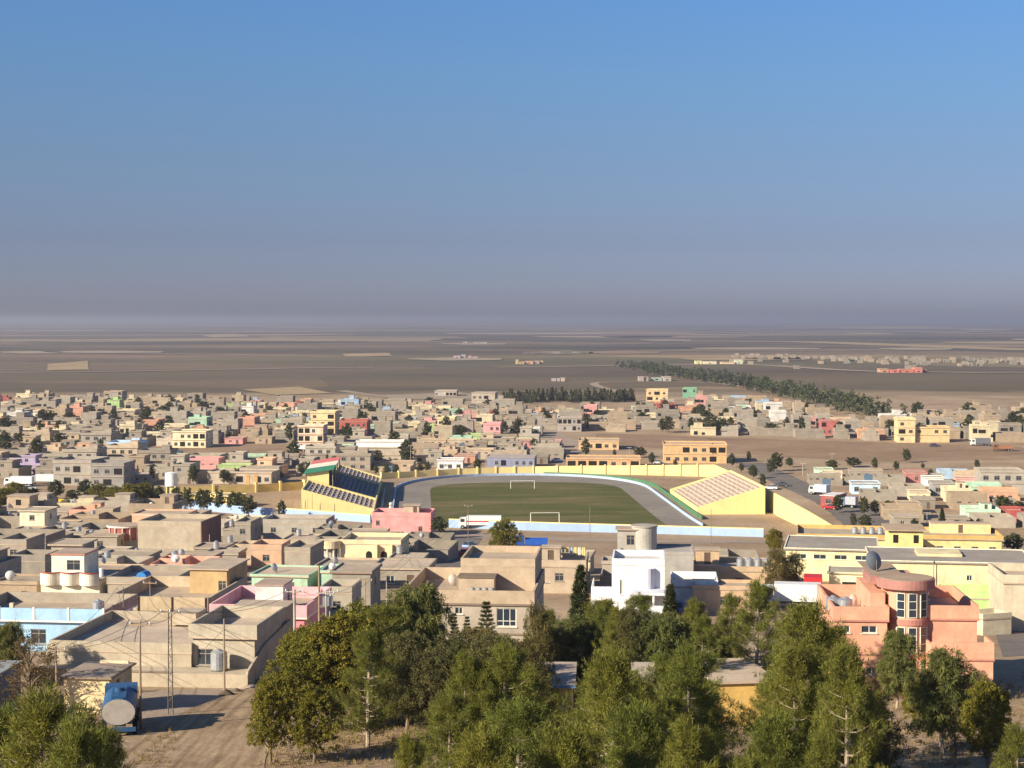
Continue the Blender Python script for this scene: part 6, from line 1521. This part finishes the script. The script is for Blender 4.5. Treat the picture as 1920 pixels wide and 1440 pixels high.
for a in ((1556, 955, 155, (.45, .03, .04), 'red car parked on the asphalt road'), (1445, 918, 160, WHT, 'white car at the bend of the asphalt road'), (1466, 912, 170, (.08, .08, .09), 'dark car parked at the road bend'), (1234, 870, 0, WHT, 'white car behind the yellow wall by the orange school'),
          (1045, 866, 30, WHT, 'white car at the foot of the dirt street'), (1056, 858, 30, (.06, .06, .07), 'black car on the dirt street'), (1036, 856, 40, (.12, .12, .13), 'dark grey car on the dirt street'), (880, 1028, 70, (.10, .22, .42), 'blue car in the shaded alley'), (872, 1042, 80, (.5, .04, .03), 'red car in the shaded alley'),
          (55, 919, 10, WHT, 'white car beside the thicket'), (1515, 822, 0, WHT, 'white car beside the brown field'), (1437, 1133, 20, (.35, .42, .52), 'blue-grey car near the white lorry'), (1270, 1150, 80, (.08, .14, .28), 'dark blue car beside the white annex'), (806, 866, 20, WHT, 'white car before the white workshop'),
          (1432, 806, 0, (.7, .55, .5), 'pale car beside the grove'), (1324, 812, 5, WHT, 'white car parked under the grove'), (1752, 838, 10, (.08, .09, .12), 'dark car beside the balconied house'), (640, 902, 60, (.6, .2, .1), 'orange car behind the grandstand')):
    car(*a)
def wheels(t, xs, r=.5, w=1.1):
    for x in xs:
        for y in (-w, w):
            m = MB(); m.slaby([(r * math.cos(a * math.pi / 8), r * math.sin(a * math.pi / 8)) for a in range(16)], -.16, .16); o = m.build('wheel', [RUBBER], t, (x, y, r))
            m = MB(); m.slaby([(r * .5 * math.cos(a * math.pi / 5), r * .5 * math.sin(a * math.pi / 5)) for a in range(10)], -.17, .17); m.build('rim', [GALV], o)
def truck(px, py, yaw, kind, ccol, bcol, label, L=6.5, cat='truck', extra=None):
    p = P(px, py); t = thing('truck', label, cat, p, R(yaw))
    cm = plain('truck_cab_%02d%02d%02d' % tuple(int(c * 99) for c in ccol), ccol, .4); bm = plain('truck_bed_%02d%02d%02d' % tuple(int(c * 99) for c in bcol), bcol, .5)
    x0 = -L / 2; xc = L / 2 - 1.9
    m = MB(); m.box(x0, L / 2 - .1, -.45, .45, .65, .95); m.build('chassis', [STEEL], t)
    m = MB(); m.slaby([(xc, .6), (L / 2, .6), (L / 2, 1.7), (L / 2 - .35, 2.75), (xc, 2.8)], -1.15, 1.15); cab = m.build('cab', [cm], t)
    m = MB(); m.add([(L / 2 + .01, -1.0, 1.72), (L / 2 + .01, 1.0, 1.72), (L / 2 - .31, 1.0, 2.6), (L / 2 - .31, -1.0, 2.6)], [(0, 1, 2, 3)]); m.box(xc + .4, L / 2 - .5, -1.17, 1.17, 1.75, 2.5); m.build('window_band', [GLASS], cab)
    if kind == 'tipper':
        m = MB(); m.box(x0, xc - .2, -1.2, 1.2, .97, 1.12); m.box(x0, xc - .2, -1.25, -1.15, 1.12, 2.3); m.box(x0, xc - .2, 1.15, 1.25, 1.12, 2.3); m.box(xc - .3, xc - .2, -1.15, 1.15, 1.12, 2.6); m.box(x0, x0 + .1, -1.15, 1.15, 1.12, 2.2)
        for i in range(5): m.box(x0 + .3 + i * (xc - x0 - .6) / 4, x0 + .42 + i * (xc - x0 - .6) / 4, -1.3, -1.25, 1.0, 2.3)
        m.build('bed', [bm], t)
    elif kind == 'box':
        m = MB(); m.box(x0, xc - .15, -1.25, 1.25, 1.0, 3.2); m.build('cargo_box', [bm], t)
        if extra: m = MB(); m.box(x0 - .01, xc - .14, -1.26, 1.26, 1.75, 2.05); m.build('stripe', [extra], t)
    elif kind == 'tank':
        ring = [(1.2 * math.cos(2 * math.pi * k / 24), 1.95 + .95 * math.sin(2 * math.pi * k / 24)) for k in range(24)]
        m = MB(); m.slabx(ring, x0, xc - .15); m.build('tank', [bm], t)
        m = MB(); m.slabx([(y * .96, 1.95 + (z - 1.95) * .96) for y, z in ring], x0 - .06, x0 - .001); o = m.build('tank_end', [plain('tank_end_grey', (.42, .38, .33), .5)], t)
        m = MB(); m.box(x0 + .3, xc - .6, -.5, .5, 2.86, 3.0); m.cyl((x0 + xc) / 2, 0, 3.0, 3.25, .35, 14); m.build('manhole', [cm], t)
        m = MB(); m.box(x0 - .3, x0 - .15, -1.2, 1.2, .6, .9); m.build('bumper', [cm], t)
    wheels(t, (x0 + .9, x0 + 2.0, L / 2 - 1.0) if L > 6 else (x0 + 1.0, L / 2 - 1.0))
    return t
truck(226, 1366, 101, 'tank', (.03, .09, .20), (.03, .10, .22), 'blue tanker truck seen from its grey rounded end, beside the cream shed', 6.4)
truck(996, 1030, 178, 'tipper', (.03, .08, .32), (.02, .10, .45), 'bright blue tipper lorry by the round pale green tree', 6.8)
truck(900, 991, 178, 'box', WHT, WHT, 'long white trailer lorry with a red stripe by the pale blue wall', 10.5, 'truck', plain('red_stripe', (.5, .05, .04), .5))
truck(1480, 1139, 170, 'box', WHT, (.78, .77, .72), 'long white lorry parked behind the pines', 8.0)
truck(1524, 1120, 80, 'box', (.55, .03, .03), (.6, .03, .03), 'red lorry beside the pink villa', 5.5)
truck(568, 846, 150, 'tipper', WHT, WHT, 'white tipper lorry standing on the fallow field', 6.5)
truck(96, 952, 175, 'tipper', (.5, .36, .03), (.80, .52, .02), 'yellow skip lorry behind the cream two-storey house', 6.6)
truck(36, 912, 175, 'box', WHT, WHT, 'long white lorry before the unfinished grey block', 9.0)
truck(82, 908, 178, 'box', (.5, .5, .5), WHT, 'second white lorry before the unfinished grey block', 8.5)
truck(1838, 836, 175, 'box', WHT, (.15, .16, .18), 'dark-bodied lorry with a white cab on the far road', 8.0)
truck(1880, 846, 175, 'tipper', (.25, .12, .06), (.34, .16, .08), 'rust-brown tipper lorry on the far road', 8.0)
truck(1536, 928, 140, 'box', (.5, .5, .5), (.60, .66, .70), 'pale lorry parked beside the dark red workshop', 6.0)
truck(1590, 952, 150, 'box', (.16, .2, .3), (.4, .42, .46), 'grey van parked by the asphalt road trees', 5.0)
# ------------------------------------------------------------------ dishes and tanks over the near roofs, soil heaps
rr = random.Random(31); k = 0
def own_look(lab):
    for cut in (' beside the ', ' behind the ', ' in front of the ', ' in the '): lab = lab.split(cut)[0]
    return lab
for o in [o for o in scene.objects if o.parent is None and o.get('group') == 'houses of the near quarter']:
    r = rr.random(); z = 0
    for c in o.children:
        if c.name.startswith('roof'): z = max(z, c.location.z * o.scale[2] + .18)
    if z == 0: continue
    M = lambda x, y: Vector(o.location) + Matrix.Rotation(o.rotation_euler.z, 3, 'Z') @ Vector((x, y, z + .02))
    if r < .42: tank(M(-2.2 + rr.uniform(-.4, .4), 2.4), 'galvanised roof tank on the ' + own_look(o['label']), .55, 1.3, 'roof tanks of the near quarter')
    if .3 < r < .75: dish(M(-1.5, -1.2 + rr.uniform(-1, 1)), 'pale satellite dish on the ' + own_look(o['label']), .5 + .15 * rr.random(), rr.uniform(-170, -110), 'dishes of the near quarter')
def heap(px, py, r, h, label, mat, seed):
    p = P(px, py); q = random.Random(seed); mb = MB(); n = 14; rings = 5
    for i in range(rings + 1):
        f = i / rings
        for k in range(n):
            a = 2 * math.pi * k / n; rad = r * (1 - f) ** .7 * q.uniform(.8, 1.2) + .02
            mb.v.append((rad * math.cos(a), rad * math.sin(a) * .8, -.15 + (h + .15) * f * q.uniform(.85, 1.1)))
    for i in range(rings):
        for k in range(n): mb.f.append((i * n + k, i * n + (k + 1) % n, (i + 1) * n + (k + 1) % n, (i + 1) * n + k)); mb.m.append(0)
    mb.f.append(tuple(rings * n + k for k in range(n))); mb.m.append(0)
    tag(mb.build('soil_heap', [mat], None, p, smooth=True), label, 'heap')
heap(424, 1303, .9, .45, 'dark heap of soil at the foot of the guyed pole', EARTHDARK, 1)
heap(445, 1297, .6, .3, 'small dark heap beside the soil at the guyed pole', EARTHDARK, 2)
heap(500, 1282, 1.6, .6, 'pale earth mound at the end of the boundary wall', DIRT2, 3)
heap(465, 1290, 1.4, .4, 'low earth mound between the heap and the boundary wall', DIRT2, 4)
for t, *_ in PROTO:                                       # the patterns themselves are not part of the town
    for ch in list(t.children_recursive): bpy.data.objects.remove(ch)
    bpy.data.objects.remove(t)
